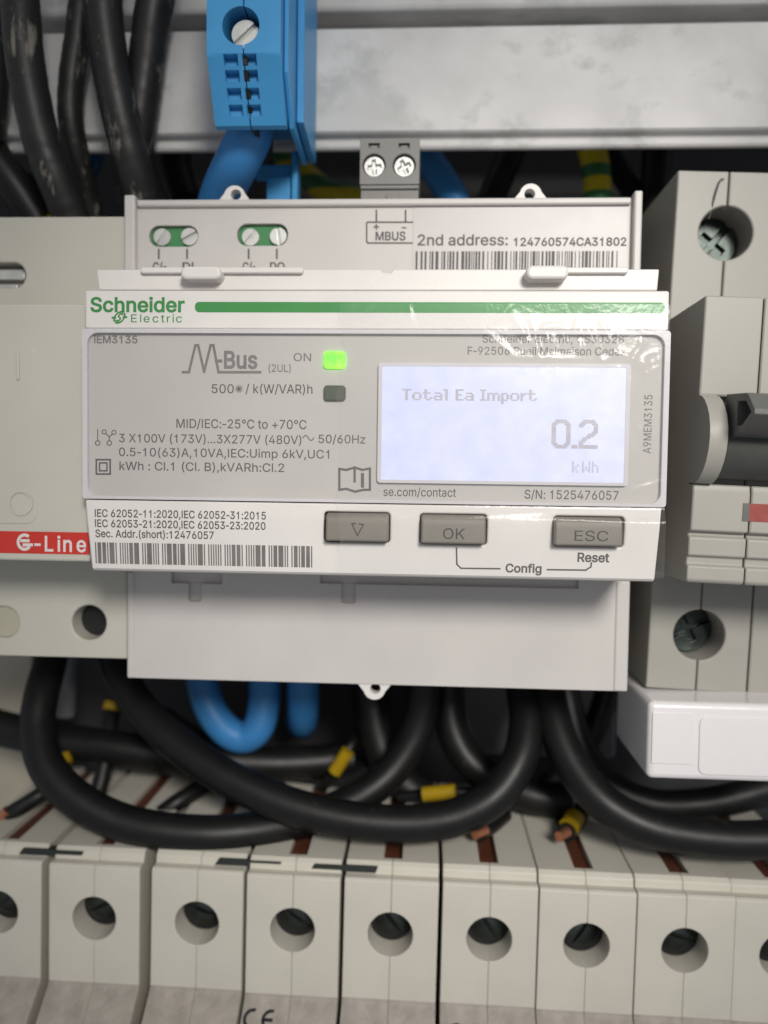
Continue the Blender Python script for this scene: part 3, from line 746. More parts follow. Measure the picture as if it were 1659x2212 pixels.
# printed marks on the shoulder
pr = MB()
yi = YS - 0.03
for u in (343, 404, 537, 598):
    pr.stroke([(u, 539), (u, 558)], 0.32, yi)
for s, u0, u1 in (('C/-', 330, 359), ('DI', 394, 418), ('C/-', 524, 552), ('DO', 583, 615)):
    pr.text(s, u0, u1, 584, 567, yi, bold=0.02)
for u in (813, 876):
    pr.stroke([(u, 455), (u, 477)], 0.3, yi)
pr.stroke([(893, 480), (794, 480), (792, 483), (792, 522), (795, 525), (893, 525)], 0.27, yi)
pr.text('MBUS', 811, 876, 519, 501, yi, bold=0.018)
pr.stroke([(808, 490), (818, 490)], 0.25, yi)
pr.stroke([(813, 485), (813, 495)], 0.25, yi - 0.005)
pr.stroke([(869, 492), (876, 492)], 0.25, yi)
pr.build('terminal_markings', ['ink'], meter)

# address sticker with barcode
a, b = at(893, 449, YS), at(1352, 590, YS)
st = MB()
st.box(a[0], b[0], YS - 0.12, YS - 0.001, a[1], b[1])
yk = YS - 0.15
st.text('2nd address:', 902, 1097, 530, 507, yk, 1, bold=0.012)
st.text('124760574CA31802', 1110, 1353, 531, 514, yk, 1, bold=0.022)


def barcode(mb, u0, u1, v0, v1, y, pattern, mat, yf=None):
    za, zb = at(u0, v0, y)[1], at(u0, v1, y)[1]
    a, b = (at(u0, v0, y)[0], za), (at(u1, v1, y)[0], zb)
    y0, y1 = (yf(za), yf(zb)) if yf else (y, y)
    tot = sum(w for w, _ in pattern)
    x = a[0]
    for w, ink in pattern:
        dx = (b[0] - a[0]) * w / tot
        if ink:
            mb.add([(x, y1, zb), (x + dx, y1, zb), (x + dx, y0, za), (x, y0, za)], [(0, 1, 2, 3)], mat)
        x += dx


rng = random.Random(11)
pat = []
for i in range(61):
    pat += [(rng.choice((1, 1, 1, 2, 2, 3)), True), (rng.choice((1, 1, 2, 2, 3)), False)]
barcode(st, 898, 1333, 543, 588, yk, pat[:-1], 1)
st.build('address_sticker', ['sticker', 'ink'], meter)


def slotted_screw(parent, c, r, y, ang, mats=('steel', 'dark'), depth=1.4, name='terminal_screw', cross=False, dome=0.25):
    mb = MB()
    mb.cyl(c, r, y, y + depth, 0, 36)
    dx, dz = math.cos(ang), math.sin(ang)
    cb = []
    for k in range(2 if cross else 1):
        dx, dz = math.cos(ang + k * math.pi / 2), math.sin(ang + k * math.pi / 2)
        L_, w = (r * 1.15, r * 0.19) if not cross else (r * 0.66, r * 0.17)
        q = [(c[0] + dx * L_ * i - dz * w * j, c[1] + dz * L_ * i + dx * w * j) for i, j in ((-1, -1), (1, -1), (1, 1), (-1, 1))]
        cb.append(MB().xz(q, y - 0.5, y + r * 0.32))
    return mb.build(name, [mats[0]], parent, cuts=cb, bevel=min(0.18, r * 0.1))


for (u0, v0, u1, v1, scr) in ((322, 487, 428, 533, ((350, 512, 58), (409, 511, 28))), (512, 483, 622, 531, ((541, 512, 50), (601, 510, 97)))):
    a, b = at(u0, v0, YS), at(u1, v1, YS)
    g = MB().xz(rr(a[0] + .02, a[1] - .02, b[0] - .02, b[1] + .02, 1.83, 8), YS + 0.9, YS + 3.1)
    tb = g.build('screw_terminal', 'green', meter, bevel=0.15)
    for u, v, an in scr:
        slotted_screw(tb, at(u, v, YS + 0.3), 1.52, YS + 0.25, math.radians(an))

# sealing lugs
def lug(u, v, w, h, up, hole_u, hole_v):
    c = at(u, v, YS + 0.5)
    z0 = (ztop - 0.5) if up else (zbot + 0.5)
    sgn = 1 if up else -1
    r = w * 0.56
    pts = [(c[0] - w, z0), (c[0] + w, z0)] if up else [(c[0] + w, z0), (c[0] - w, z0)]
    tip = z0 + sgn * h
    arc = []
    for i in range(13):
        t = math.radians(15 + 150 * i / 12)
        arc.append((c[0] + r * math.cos(t) * (1 if up else -1), tip - sgn * r + sgn * r * math.sin(t)))
    hc = at(hole_u, hole_v, YS + 0.5)
    MB().holed(pts + arc, [circ(hc[0], hc[1], 0.95, 24)], YS + 0.35, YS + 2.4).build('sealing_lug', 'white', meter, bevel=0.3)


lug(507, 430, 3.4, 3.3, True, 510, 421)
lug(1146, 430, 3.4, 3.3, True, 1144, 420)
lug(809, 1480, 3.5, 3.4, False, 811, 1487)

# latch ledge between the shoulder and the brand strip
YL = 3.0
a, b = at(208, 582, YL), at(1423, 628, YL)
nz0, nz1 = at(822, 580, YL), at(850, 589, YL)
led = MB().xz([(a[0], a[1]), (a[0] + 0.4, b[1]), (b[0] - 0.2, b[1]), (b[0], a[1]), (nz1[0], a[1]), (nz1[0] - .4, nz1[1]), (nz0[0] + .4, nz1[1]), (nz0[0], a[1])], YL, YS)
lo = led.build('latch_ledge', 'white', meter, bevel=0.2)
for (u0, u1) in ((303, 655), (1180, 1358)):
    a, b = at(u0, 577, 2.2), at(u1, 590, 2.2)
    MB().xz(rr(a[0], a[1], b[0], b[1], 0.4, 4), 2.2, YL + 0.5).build('ledge_bead', 'white', lo, bevel=0.2)
for (u0, v0, u1, v1) in ((390, 575, 477, 604), (1137, 573, 1228, 603)):
    a, b = at(u0, v0, 0.6), at(u1, v1, 0.6)
    MB().xz(rr(a[0], a[1], b[0], b[1], 0.95, 8), 0.4, YL + 0.5).build('latch_tab', 'white', lo, bevel=0.45, seg=3)

# brand strip
YB = 0.55
a, b = at(180, 627, YB), at(1449, 706.5, YB)
bs = MB().xz(rr(-44.75, a[1], 44.8, 13.32, 0.35, 3), YB, YS, 0)
yb = YB - 0.03
bs.text('Schneider', 195, 399, 673, 643, yb, 1, bold=0.022)
bs.text('Electric', 283, 393, 696, 679, yb, 1, bold=0.002, space=1.25)
ga, gb = at(421, 652, yb), at(1436, 676, yb)
gz0, gz1 = at(421, 674.5, yb)[1], at(421, 652, yb)[1]
bs.flat(rr(ga[0], gz0, gb[0], gz1, 0.7, 8), yb, 1)


def band(mb, ptsA, ptsB, y, mat):
    for i in range(len(ptsA) - 1):
        q = [at(*ptsA[i], y), at(*ptsA[i + 1], y), at(*ptsB[i + 1], y), at(*ptsB[i], y)]
        mb.flat(q, y - 0.001 * (i % 2), mat)


# the round emblem: a slanted oval of two hooked strokes
def ring_arc(mb, cx, cy, rx, ry, a0, a1, w, y, mat, shear=0.35, n=14):
    A, B = [], []
    for i in range(n + 1):
        t = math.radians(a0 + (a1 - a0) * i / n)
        for L_, f in ((A, 1.0), (B, 1.0 - w)):
            xx, yy = rx * f * math.cos(t), -ry * f * math.sin(t)
            L_.append((cx + xx - shear * yy, cy + yy))
    band(mb, A, B, y, mat)


ring_arc(bs, 258, 685.5, 12.5, 14, 62, 232, 0.30, yb, 1)
ring_arc(bs, 258, 685.5, 12.5, 14, 242, 412, 0.30, yb, 1)
ring_arc(bs, 260.5, 681.6, 5.6, 5.4, 20, 250, 0.62, yb - 0.004, 1)
ring_arc(bs, 255.5, 689.4, 5.6, 5.4, 200, 430, 0.62, yb - 0.008, 1)
bs.stroke([(243, 686), (249, 686)], 0.3, yb - 0.012, 1)
bs.stroke([(267, 685), (273, 685)], 0.3, yb - 0.016, 1)
bs.build('brand_strip', ['white', 'brand'], meter, bevel=0.25)

# window block
wa = (-44.15, at(400, 719, 0.0)[1])
wb = (44.2, at(900, 1081, 0.0)[1])
wf = MB().holed(rr(-44.95, -13.2, 45.0, 13.2, 0.5, 4), [rr(wa[0], wa[1], wb[0], wb[1], 1.7, 8)], 0, 5)
win = wf.build('window_frame', 'window', meter, bevel=0.45, seg=3)
YP = 0.75
lb = MB().box(-44.6, 44.6, YP, YS, -13.0, 13.0)
y = YP - 0.03
D, PALE = 1, 2
lb.text('iEM3135', 203, 297, 741, 725, y, PALE, bold=0.018)
mp = [(395, 803), (407, 803), (421, 745), (430, 745), (441, 790), (450, 746), (459, 746), (473, 803)]
lb.stroke([(395, 804), (408, 804), (422, 746), (428, 746), (441, 803), (455, 746), (461, 746), (472, 804), (562, 804)], 0.40, y, PALE)
lb.text('-Bus', 464, 556, 795, 759, y, PALE, bold=0.022)
lb.text('(2UL)', 580, 628, 803, 787, y, PALE)
lb.text('ON', 634, 672, 780, 763, y, PALE, bold=0.004)
lb.text('500', 457, 505, 849, 830, y, D)
lb.text('/ k(W/VAR)h', 530, 675, 849, 830, y, D)
for k in range(6):
    t = math.pi * k / 6
    lb.stroke([(516 + 8 * math.cos(t), 840 + 8 * math.sin(t)), (516 - 8 * math.cos(t), 840 - 8 * math.sin(t))], 0.10, y - 0.002 * k, D)
lb.text('MID/IEC:-25°C to +70°C', 381, 662, 924, 905, y, D)
lb.text('3 X100V (173V)...3X277V (480V)', 257, 651, 955, 937, y, D)
tl = [(654 + 2.2 * i, 946 - 5.5 * math.sin(i / 11 * 2 * math.pi)) for i in range(12)]
lb.stroke(tl, 0.14, y, D)
lb.text('50/60Hz', 688, 789, 957, 939, y, D)
lb.text('0.5-10(63)A,10VA,IEC:Uimp 6kV,UC1', 257, 711, 985, 967, y, D)
lb.text('kWh : Cl.1 (Cl. B),kVARh:Cl.2', 258, 614, 1015, 997, y, D)


def ring(mb, u, v, r, w, y, mat):
    ring_arc(mb, u, v, r, r, 0, 360, w, y, mat, 0.0, 20)


ring(lb, 211, 957, 6, 0.36, y, D)
lb.stroke([(211, 951), (211, 928)], 0.15, y, D)
ring(lb, 225, 933, 5.5, 0.36, y, D)
ring(lb, 246, 934, 5.5, 0.36, y, D)
ring(lb, 236, 957, 6, 0.36, y, D)
lb.stroke([(229, 937), (236, 944), (242, 938)], 0.15, y - .01, D)
lb.stroke([(236, 944), (236, 951)], 0.15, y - .015, D)
for (u0, v0, u1, v1, w) in ((208, 993, 238, 1024, 0.27), (215, 1000, 231, 1017, 0.24)):
    lb.stroke([(u0, v0), (u1, v0), (u1, v1), (u0, v1), (u0, v0)], w, y, D)
lb.stroke([(733, 1058), (733, 1013), (748, 1015), (766, 1010), (783, 1015), (799, 1012), (799, 1058), (785, 1058), (767, 1062), (748, 1056), (733, 1058)], 0.36, y, D)
lb.stroke([(766, 1010), (766, 1040)], 0.36, y - 0.02, D)
lb.stroke([(783, 1034), (783, 1050)], 0.5, y - 0.02, D)
lb.stroke([(783, 1025), (783, 1027)], 0.5, y - 0.02, D)
lb.text('se.com/contact', 828, 985, 1071, 1053, y, D)
lb.text('S/N: 1525476057', 1133, 1336, 1077, 1058, y, D)
lb.text('Schneider Electric, CS30328', 1042, 1348, 740, 723, y, PALE)
lb.text('F-92506 Rueil Malmaison Cedex', 1010, 1352, 766, 749, y, PALE)
lb.text('A9MEM3135', 980, 853, 1406, 1389, y, PALE, vertical=True)
lab = lb.build('label_plate', ['label', 'ink', 'ink_pale'], meter)

# display
YD = 0.3
a, b = at(826, 791, YD), at(1347, 1043, YD)
fr = MB()
o0, o1 = at(818, 783, 0.2), at(1356, 1050, 0.2)
fr.holed(rr(o0[0], o0[1], o1[0], o1[1], 0.5, 3), [rr(a[0], a[1], b[0], b[1], 0.15, 3)], 0.15, YP + 0.5)
dsp = MB().box(a[0] - 0.05, b[0] + 0.05, YD, YP + 0.4, b[1] - 0.05, a[1] + 0.05).build('display', 'lcd', meter)
fr.build('display_bezel', 'window', dsp, bevel=0.2)

FONT = {
    'T': ('11111', '00100', '00100', '00100', '00100', '00100', '00100'), 'o': ('00000', '00000', '01110', '10001', '10001', '10001', '01110'),
    't': ('01000', '01000', '11110', '01000', '01000', '01001', '00110'), 'a': ('00000', '00000', '01110', '00001', '01111', '10001', '01111'),
    'l': ('110', '010', '010', '010', '010', '010', '010'), 'E': ('1111', '1000', '1000', '1110', '1000', '1000', '1111'),
    'I': ('111', '010', '010', '010', '010', '010', '111'), 'm': ('0000000', '0000000', '1110110', '1001001', '1001001', '1001001', '1001001'),
    'p': ('0000', '0000', '1110', '1001', '1001', '1001', '1110', '1000', '1000'), 'r': ('000', '000', '101', '110', '100', '100', '100'),
    ' ': ('00',) * 7, 'k': ('10000', '10000', '10010', '10100', '11000', '10100', '10010'), 'W': ('10001', '10001', '10001', '10101', '10101', '11011', '10001'),
    'h': ('1000', '1000', '1110', '1001', '1001', '1001', '1001'),
}


def dots(mb, s, u0, u1, v0, v1, y, mat, rows=7):
    cols = sum(len(FONT[c][0]) + 1 for c in s) - 1
    a, b = at(u0, v0, y), at(u1, v1, y)
    px, pz = (b[0] - a[0]) / cols, (a[1] - b[1]) / rows
    k = 0
    for c in s:
        g = FONT[c]
        for r_, row in enumerate(g):
            for q, ch in enumerate(row):
                if ch == '1':
                    x, z = a[0] + (k + q) * px, a[1] - r_ * pz
                    wx = px * (1.55 if mat == 0 else 1.5 if mat == 1 else 1.1)
                    yy = y - 0.002 * ((k + q) % 2)
                    mb.flat([(x, z - pz * 0.94), (x + wx, z - pz * 0.94), (x + wx, z), (x, z)], yy, mat)
        k += len(g[0]) + 1


BIG = {'0': ('0011111100', '0111111110', '1110000111', '1100000011', '1100000011', '1100000011', '1100000011', '1100000011', '1100000011', '1100000011', '1100000011', '1100000011', '1110000111', '0111111110', '0011111100'),
       '.': ('000',) * 13 + ('111', '111'),
       '2': ('0011111100', '0111111110', '1110000111', '1100000011', '0000000011', '0000000011', '0000000111', '0000011110', '0000111100', '0011110000', '0111000000', '1110000000', '1100000000', '1111111111', '1111111111')}
FONT.update(BIG)
yd = YD - 0.03
tx = MB()
dots(tx, 'Total Ea Import', 868, 1158, 840, 867, yd, 0)
dots(tx, '0.2', 1192, 1289, 906, 970, yd, 1, 15)
dots(tx, 'kWh', 1236, 1292, 996, 1022, yd, 2)
tx.build('display_text', ['lcd_ink', 'lcd_ink', 'lcd_faint'], dsp)

# indicator lights
for nm, mat, (u0, v0, u1, v1), lab_ in (('indicator_light', 'led', (699, 758, 746, 796), 'lit green square light beside ON'),
                                        ('indicator_light', 'led_off', (699, 832, 746, 866), 'unlit dark green square light')):
    a, b = at(u0, v0, 0.2), at(u1, v1, 0.2)
    o = MB().xz(rr(a[0], a[1], b[0], b[1], 0.55, 5), 0.2, YP + 0.5).build(nm, mat, meter, bevel=0.2)
    o['label'] = lab_

a, b = at(178, 709, -0.3), at(1450, 1093, -0.3)
MB().xz(rr(-44.8, -13.1, 44.9, 13.1, 0.5, 4), -0.35, -0.05).build('clear_cover', 'clear', meter, bevel=0.15)

# lower button panel
YK = 0.35
z0, z1 = -13.35, at(800, 1246, 0.8)[1]
pn = MB()
prf = [(YK, z0), (YK, z0 - 3), (YK + 0.7, z1 + 0.5), (YK + 1.2, z1), (YS, z1), (YS, z0)]
n = len(prf)
pvs = [(-44.7 + (0.75 * (z0 - q[1]) / (z0 - z1)), q[0], q[1]) for q in prf] + [(44.5 - (0.55 * (z0 - q[1]) / (z0 - z1)), q[0], q[1]) for q in prf]
pn.add(pvs, [tuple(range(n)), tuple(range(2 * n - 1, n - 1, -1))] + [(i, i + n, (i + 1) % n + n, (i + 1) % n) for i in range(n)])
bcut = []
BT = ((702, 1108, 840, 1171), (909, 1112, 1050, 1176), (1198, 1117, 1346, 1181))
for (u0, v0, u1, v1) in BT:
    a, b = at(u0 - 2, v0 - 3, YK), at(u1 + 2, v1 + 2, YK)
    bcut.append(MB().xz(rr(a[0], a[1], b[0], b[1], 0.6, 5), YK - 1, YK + 3))


def kp(v):                                    # depth of the tilted face at a frame row
    z = at(600, v, YK + 0.3)[1]
    return YK + max(0, (z0 - 3 - z)) / (z0 - 3 - z1 - 0.5) * 0.7


po = pn.build('button_panel', ['white'], meter, cuts=bcut, bevel=0.3, seg=3)
pt = MB()


def kz(z):
    """just in front of the panel's tilted face"""
    return YK - 0.03 + max(0, (z0 - 3 - z)) / (z0 - 3 - z1 - 0.5) * 0.7


for s, u1, bl in (('IEC 62052-11:2020,IEC 62052-31:2015', 575, 1116), ('IEC 62053-21:2020,IEC 62053-23:2020', 574, 1138), ('Sec. Addr.(short):12476057', 462, 1160)):
    pt.text(s, 206, u1, bl, bl - 16, YK + 0.2, 0, bold=0.012, yf=kz)
pt.text('Reset', 1247, 1316, 1213, 1194, YK + 0.5, 0, bold=0.022, yf=kz)
pt.text('Config', 1092, 1170, 1236, 1218, YK + 0.5, 0, bold=0.022, yf=kz)
k0 = len(pt.v)
pt.stroke([(986, 1184), (987, 1219), (996, 1228), (1080, 1229)], 0.24, YK + 0.3)
pt.stroke([(1183, 1231), (1266, 1232), (1277, 1225), (1278, 1216)], 0.24, YK + 0.3)
for i in range(k0, len(pt.v)):
    pt.v[i].y = kz(pt.v[i].z) - 0.002 * ((i - k0) // 4)
rng = random.Random(5)
pat = []
for i in range(10):
    pat += [(1, True), (1, False)]
    for k in range(5):
        pat += [(rng.choice((1, 1, 3, 4)), True), (0.9, False)]
    pat += [(1.6, False)]
bc = MB()
barcode(bc, 206, 677, 1171, 1217, YK + 0.5, pat[:-1], 0, kz)
bc.build('barcode', 'ink_pale', po)
pt.build('panel_printing', ['ink', 'ink_pale'], po)
for (u0, v0, u1, v1), s in zip(BT, ('', 'OK', 'ESC')):
    yb0 = -1.2
    a, b = at(u0, v0, yb0), at(u1, v1, yb0)
    bt = MB().yz([(yb0 + 1.2, a[1]), (yb0 + 0.25, a[1] - 0.5), (yb0, a[1] - 1.6), (yb0, b[1]), (YK + 3, b[1]), (YK + 3, a[1])], a[0] + 0.1, b[0] - 0.1)
    yt = yb0 - 0.03
    if s:
        c0 = (957, 1004, 1164, 1141) if s == 'OK' else (1241, 1314, 1168, 1146)
        bt.text(s, c0[0], c0[1], c0[2], c0[3], yt, 1, bold=0.0)
    else:
        bt.stroke([(768, 1131), (760, 1131), (772, 1157), (785, 1133), (776, 1132)], 0.16, yt, 1)
    bt.build('button', ['button', 'button_ink'], meter, bevel=0.3)

# creased protective film still on the right of the front
FXL, FXR = at(735, 800, -1)[0], 44.6
FZT, FZB = at(1000, 655, -1)[1], at(1000, 1240, -1)[1]


def seg_d(px, pz, a, b):
    ab = (b[0] - a[0], b[1] - a[1])
    t = max(0, min(1, ((px - a[0]) * ab[0] + (pz - a[1]) * ab[1]) / (ab[0] ** 2 + ab[1] ** 2 + 1e-9)))
    return math.hypot(px - a[0] - t * ab[0], pz - a[1] - t * ab[1]), t


rng = random.Random(21)
CR = []
for (u0, v0, u1, v1, am, w) in (
        (1110, 680, 1145, 740, .45, .45), (1050, 720, 1110, 765, .35, .5), (1150, 690, 1165, 770, .5, .4), (1165, 700, 1225, 705, .4, .5),
        (1180, 715, 1185, 765, .5, .4), (1215, 700, 1222, 760, .45, .4), (1250, 690, 1235, 740, .5, .45), (1265, 700, 1300, 770, .4, .5),
        (1300, 690, 1330, 760, .45, .45), (1330, 760, 1400, 790, .5, .6), (1350, 800, 1390, 740, .4, .5), (1390, 760, 1410, 900, .5, .6),
        (1360, 800, 1375, 900, .4, .6), (1425, 760, 1430, 950, .45, .5), (1370, 900, 1400, 960, .4, .5), (880, 650, 890, 700, .3, .35),
        (940, 1000, 1250, 1030, .15, .6), (730, 1050, 830, 1015, .3, .4), (1000, 1115, 1190, 1105, .3, .5), (1190, 1120, 1430, 1135, .35, .5),
        (735, 690, 770, 640, .3, .6), (760, 690, 800, 660, .3, .6), (830, 800, 820, 1000, .2, .5), (1100, 770, 1250, 775, .3, .5),
        (1365, 1060, 1440, 1040, .3, .5), (1395, 1200, 1425, 1215, .25, .4), (735, 850, 780, 800, .3, .5), (1060, 700, 1110, 655, .2, .5)):
    CR.append((at(u0, v0, -1), at(u1, v1, -1), am, w))
for i in range(26):
    u, v = rng.uniform(1130, 1430), rng.uniform(700, 800)
    an = rng.uniform(0, math.pi)
    ln = rng.uniform(15, 40)
    CR.append((at(u, v, -1), at(u + ln * math.cos(an), v + ln * math.sin(an), -1), rng.uniform(.15, .4), rng.uniform(.25, .5)))
nx, nz = 150, 130
fv, ff = [], []
for j in range(nz + 1):
    for i in range(nx + 1):
        x = FXL + (FXR - FXL) * i / nx
        z = FZB + (FZT - FZB) * j / nz
        if i == 0:
            x += 0.5 * math.sin(j * 0.13) + 0.25 * math.sin(j * 0.5)
        h = 0.05 * math.sin(x * 0.31 + z * 0.17) + 0.04 * math.sin(x * 0.13 - z * 0.41 + 1)
        for (p, q, am, w) in CR:
            if abs(x - (p[0] + q[0]) / 2) > 16 or abs(z - (p[1] + q[1]) / 2) > 16:
                continue
            d, t = seg_d(x, z, p, q)
            if d < 3 * w:
                h += 0.46 * am * math.exp(-(d / w) ** 2) * (0.35 + 0.65 * math.sin(math.pi * min(1, max(0, t))))
        y = -0.62 - max(-0.1, h)
        if z < -13.4:                              # the film stretches over the buttons
            y -= 0.85 * min(1, (-13.4 - z) / 2)
        fv.append((x, y, z))
for j in range(nz):
    for i in range(nx):
        k = j * (nx + 1) + i
        ff.append((k, k + 1, k + nx + 2, k + nx + 1))
MB().add(fv, ff).build('protective_film', 'film', meter, smooth=True, fix=False)

# ================================================================== grey plug-in connector on the meter
YC = 21.0
c0, c1 = at(778, 299, YC), at(905, 425, YC)
plug = thing('plug_connector', 'grey two screw plug connector standing on the meter top edge', 'connector', ((c0[0] + c1[0]) / 2, YC + 4, c1[1]))
zc = at(840, 398, YC)[1]
cuts = []
for u in (808, 873):
    p = at(u, 357, YC)
    cuts.append(MB().cyl(p, 2.05, YC - 1, YC + 1.6, 0, 32))
for u in (808, 873):
    p0, p1 = at(u - 12, 309, YC), at(u + 12, 320, YC)
    cuts.append(MB().box(p0[0], p1[0], YC - 1, YC + 0.8, p0[1], p1[1]))
MB().xz(rr(c0[0], zc, c1[0], c0[1], 0.15, 2), YC, YC + 11).build('connector_body', 'conn', plug, cuts=cuts, bevel=0.15)
ft = MB()
ft.box(c0[0] + 0.15, c1[0] - 0.1, YC + 0.7, YC + 11, c1[1] - 0.2, zc - 0.02)
s0, s1 = at(835, 420, YC), at(863, 440, YC)
ft.box(s0[0], s1[0], YC + 0.2, YC + 3, s1[1], s0[1])
zg = at(840, 411, YC)[1]
ft.box(c0[0] + 0.1, c1[0] - 0.05, YC + 0.2, YC + 2, zc - 0.7, zc - 0.05)
ft.build('connector_foot', 'conn', plug, bevel=0.12)
for u in (808, 873):
    tab = MB()
    p0, p1 = at(u - 7, 313, YC), at(u + 7, 321, YC)
    tab.box(p0[0], p1[0], YC + 0.25, YC + 0.9, p0[1], p1[1])
    tab.build('release_slot', 'conn', plug, bevel=0.05)
for u, an in ((808, 0.1), (873, 0.45)):
    slotted_screw(plug, at(u, 358, YC), 1.85, YC + 0.45, an, ('steel',), 1.2, 'clamp_screw', True)

# ================================================================== left device
YF = 4.0
YT = 20.0
dev = thing('switch_disconnector', 'cream grey switch module with red stripe, cut off left of meter', 'switch', (-60, 62, 0))
zT, zB = at(150, 468, YT)[1], at(150, 1420, YT)[1]
zf0, zf1 = at(90, 656, YF)[1], at(90, 1212, YF)[1]
XE = -45.7
# upper shoulder
ca, cb_ = at(-60, 567, YT), at(55, 622, YT)
up = MB().box(-100, XE, YT, 62, zf0 - 4, zT)
up.build('upper_shoulder', 'left', dev, cuts=[MB().xz(rr(ca[0], ca[1], cb_[0], cb_[1], 2.2, 8), YT - 1, YT + 3.5)], bevel=0.25)
ins = MB()
ins.box(ca[0], cb_[0] - 1.2, YT + 2.0, YT + 3.4, ca[1] - 2.6, ca[1] - 0.7)
ins.box(ca[0], cb_[0] - 2.2, YT + 1.4, YT + 3.4, cb_[1] + 0.2, cb_[1] + 1.0)
ins.build('locking_bar', 'steel', dev, bevel=0.15)
# front
MB().box(-100, XE, YF, YT + 2, zf1, zf0).build('front_plate', 'left', dev, bevel=0.4)
lp0, lp1 = at(-60, 747, YF), at(79, 1045 + 5, YF)
lp1 = at(79, 1146 - 14, YF)
lpt = MB().xz(rr(lp0[0], lp0[1], lp1[0], lp1[1], 1.6, 6), YF - 0.12, YF + 0.5)
lpp = lpt.build('label_window', 'left', dev, bevel=0.1)
mk = MB()
p0, p1 = at(34.5, 757, YF - .3), at(42, 821, YF - .3)
mk.xz(rr(p0[0], p0[1], p1[0], p1[1], 0.25, 4), YF - 0.4, YF)
cc = at(44, 1087, YF - .3)
mk.holed(circ(cc[0], cc[1], 2.05), [circ(cc[0], cc[1], 1.72)], YF - 0.32, YF)
mk.build('embossed_marks', 'left', lpp, bevel=0.1)
yr = YF - 0.03
r0, r1 = at(-60, 1146, yr), at(190, 1198, yr)
rs = MB().box(r0[0], XE - 0.02, YF - 0.06, YF + 0.3, r1[1], r0[1])
yl = YF - 0.1
rs.text('-Line', 74, 186, 1190, 1158, yl, 1, bold=0.016, space=1.3)
ring_arc(rs, 53, 1171, 17, 19, 50, 320, 0.36, yl, 1, 0.0)
rs.stroke([(52, 1177), (68, 1177)], 0.5, yl, 1)
rs.stroke([(47, 1168), (61, 1168)], 0.5, yl, 1)
rs.build('red_stripe', ['red', 'white_ink'], dev)
# lower shoulder with two round openings
lw = MB().box(-100, XE, YT, 62, zB, zf1 + 4)
h0, h1 = at(192, 1345, YT), at(8, 1344, YT)
lw.build('lower_shoulder', 'left', dev, cuts=[MB().cyl(h0, 3.25, YT - 1, YT + 9), MB().cyl(h1, 2.95, YT - 1, YT + 0.9)], bevel=0.25)
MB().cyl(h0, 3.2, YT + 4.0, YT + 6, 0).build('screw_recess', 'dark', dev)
MB().cyl(h1, 2.9, YT + 0.5, YT + 0.85, 0).build('blanking_plug', 'beige', dev, bevel=0.1)

# ================================================================== right breaker (local mm, turned slightly)
YM = 23.0
hT, hB = a3(1568, 503, YM), a3(1511, 1372, YM)
tilt = math.atan2(hT.x - hB.x, hT.z - hB.z)
mid = (hT + hB) / 2
mcb = thing('circuit_breaker', 'large pale grey two pole breaker with dark toggle, right of meter', 'circuit breaker', tuple(mid), roty=tilt)


def zl_(v, Y, u=1500):
    return at(u, v, Y)[1] - mid.z


def xl_(u, v, Y):
    x, z = at(u, v, Y)
    dx, dz = x - mid.x, z - mid.z
    return dx * math.cos(tilt) - dz * math.sin(tilt), dx * math.sin(tilt) + dz * math.cos(tilt)


PW = 8.95                                      # half a pole
zt, zb = xl_(1461, 367, YM)[1], xl_(1401, 1486, YM)[1]
F = -18.0                                      # front plane, local y
z1 = xl_(1510, 637, 5)[1]
z2 = xl_(1504, 853, 5)[1]
z3 = xl_(1499, 1044, 5)[1]
z4 = xl_(1480, 1145, 5)[1]
z5 = xl_(1474, 1155, 5)[1]
z6, z7, z8 = xl_(1470, 1199, 5)[1], xl_(1468, 1218, 5)[1], xl_(1461, 1257, 5)[1]
zhT, zhB = xl_(1568, 503, YM)[1], xl_(1511, 1372, YM)[1]
profile = [(0, zt), (0, z1), (F, z1), (F, z2), (F + 2.5, z2 - 0.8), (F + 2.5, z3 - 0.2), (F + 0.3, z3), (F, z3 - 1.2), (F, z4), (F + 1.2, z4 - 0.2), (F + 1.2, z5), (F + 0.4, z5 - 0.3), (F + 0.4, z6),
           (F + 1.1, z6 - 0.15), (F + 1.1, z7), (F + 0.3, z7 - 0.2), (F + 0.3, z8 + 0.4), (F + 0.8, z8), (-0.5, z8 - 0.3), (0, z8 - 1), (0, zb), (40, zb), (40, zt)]
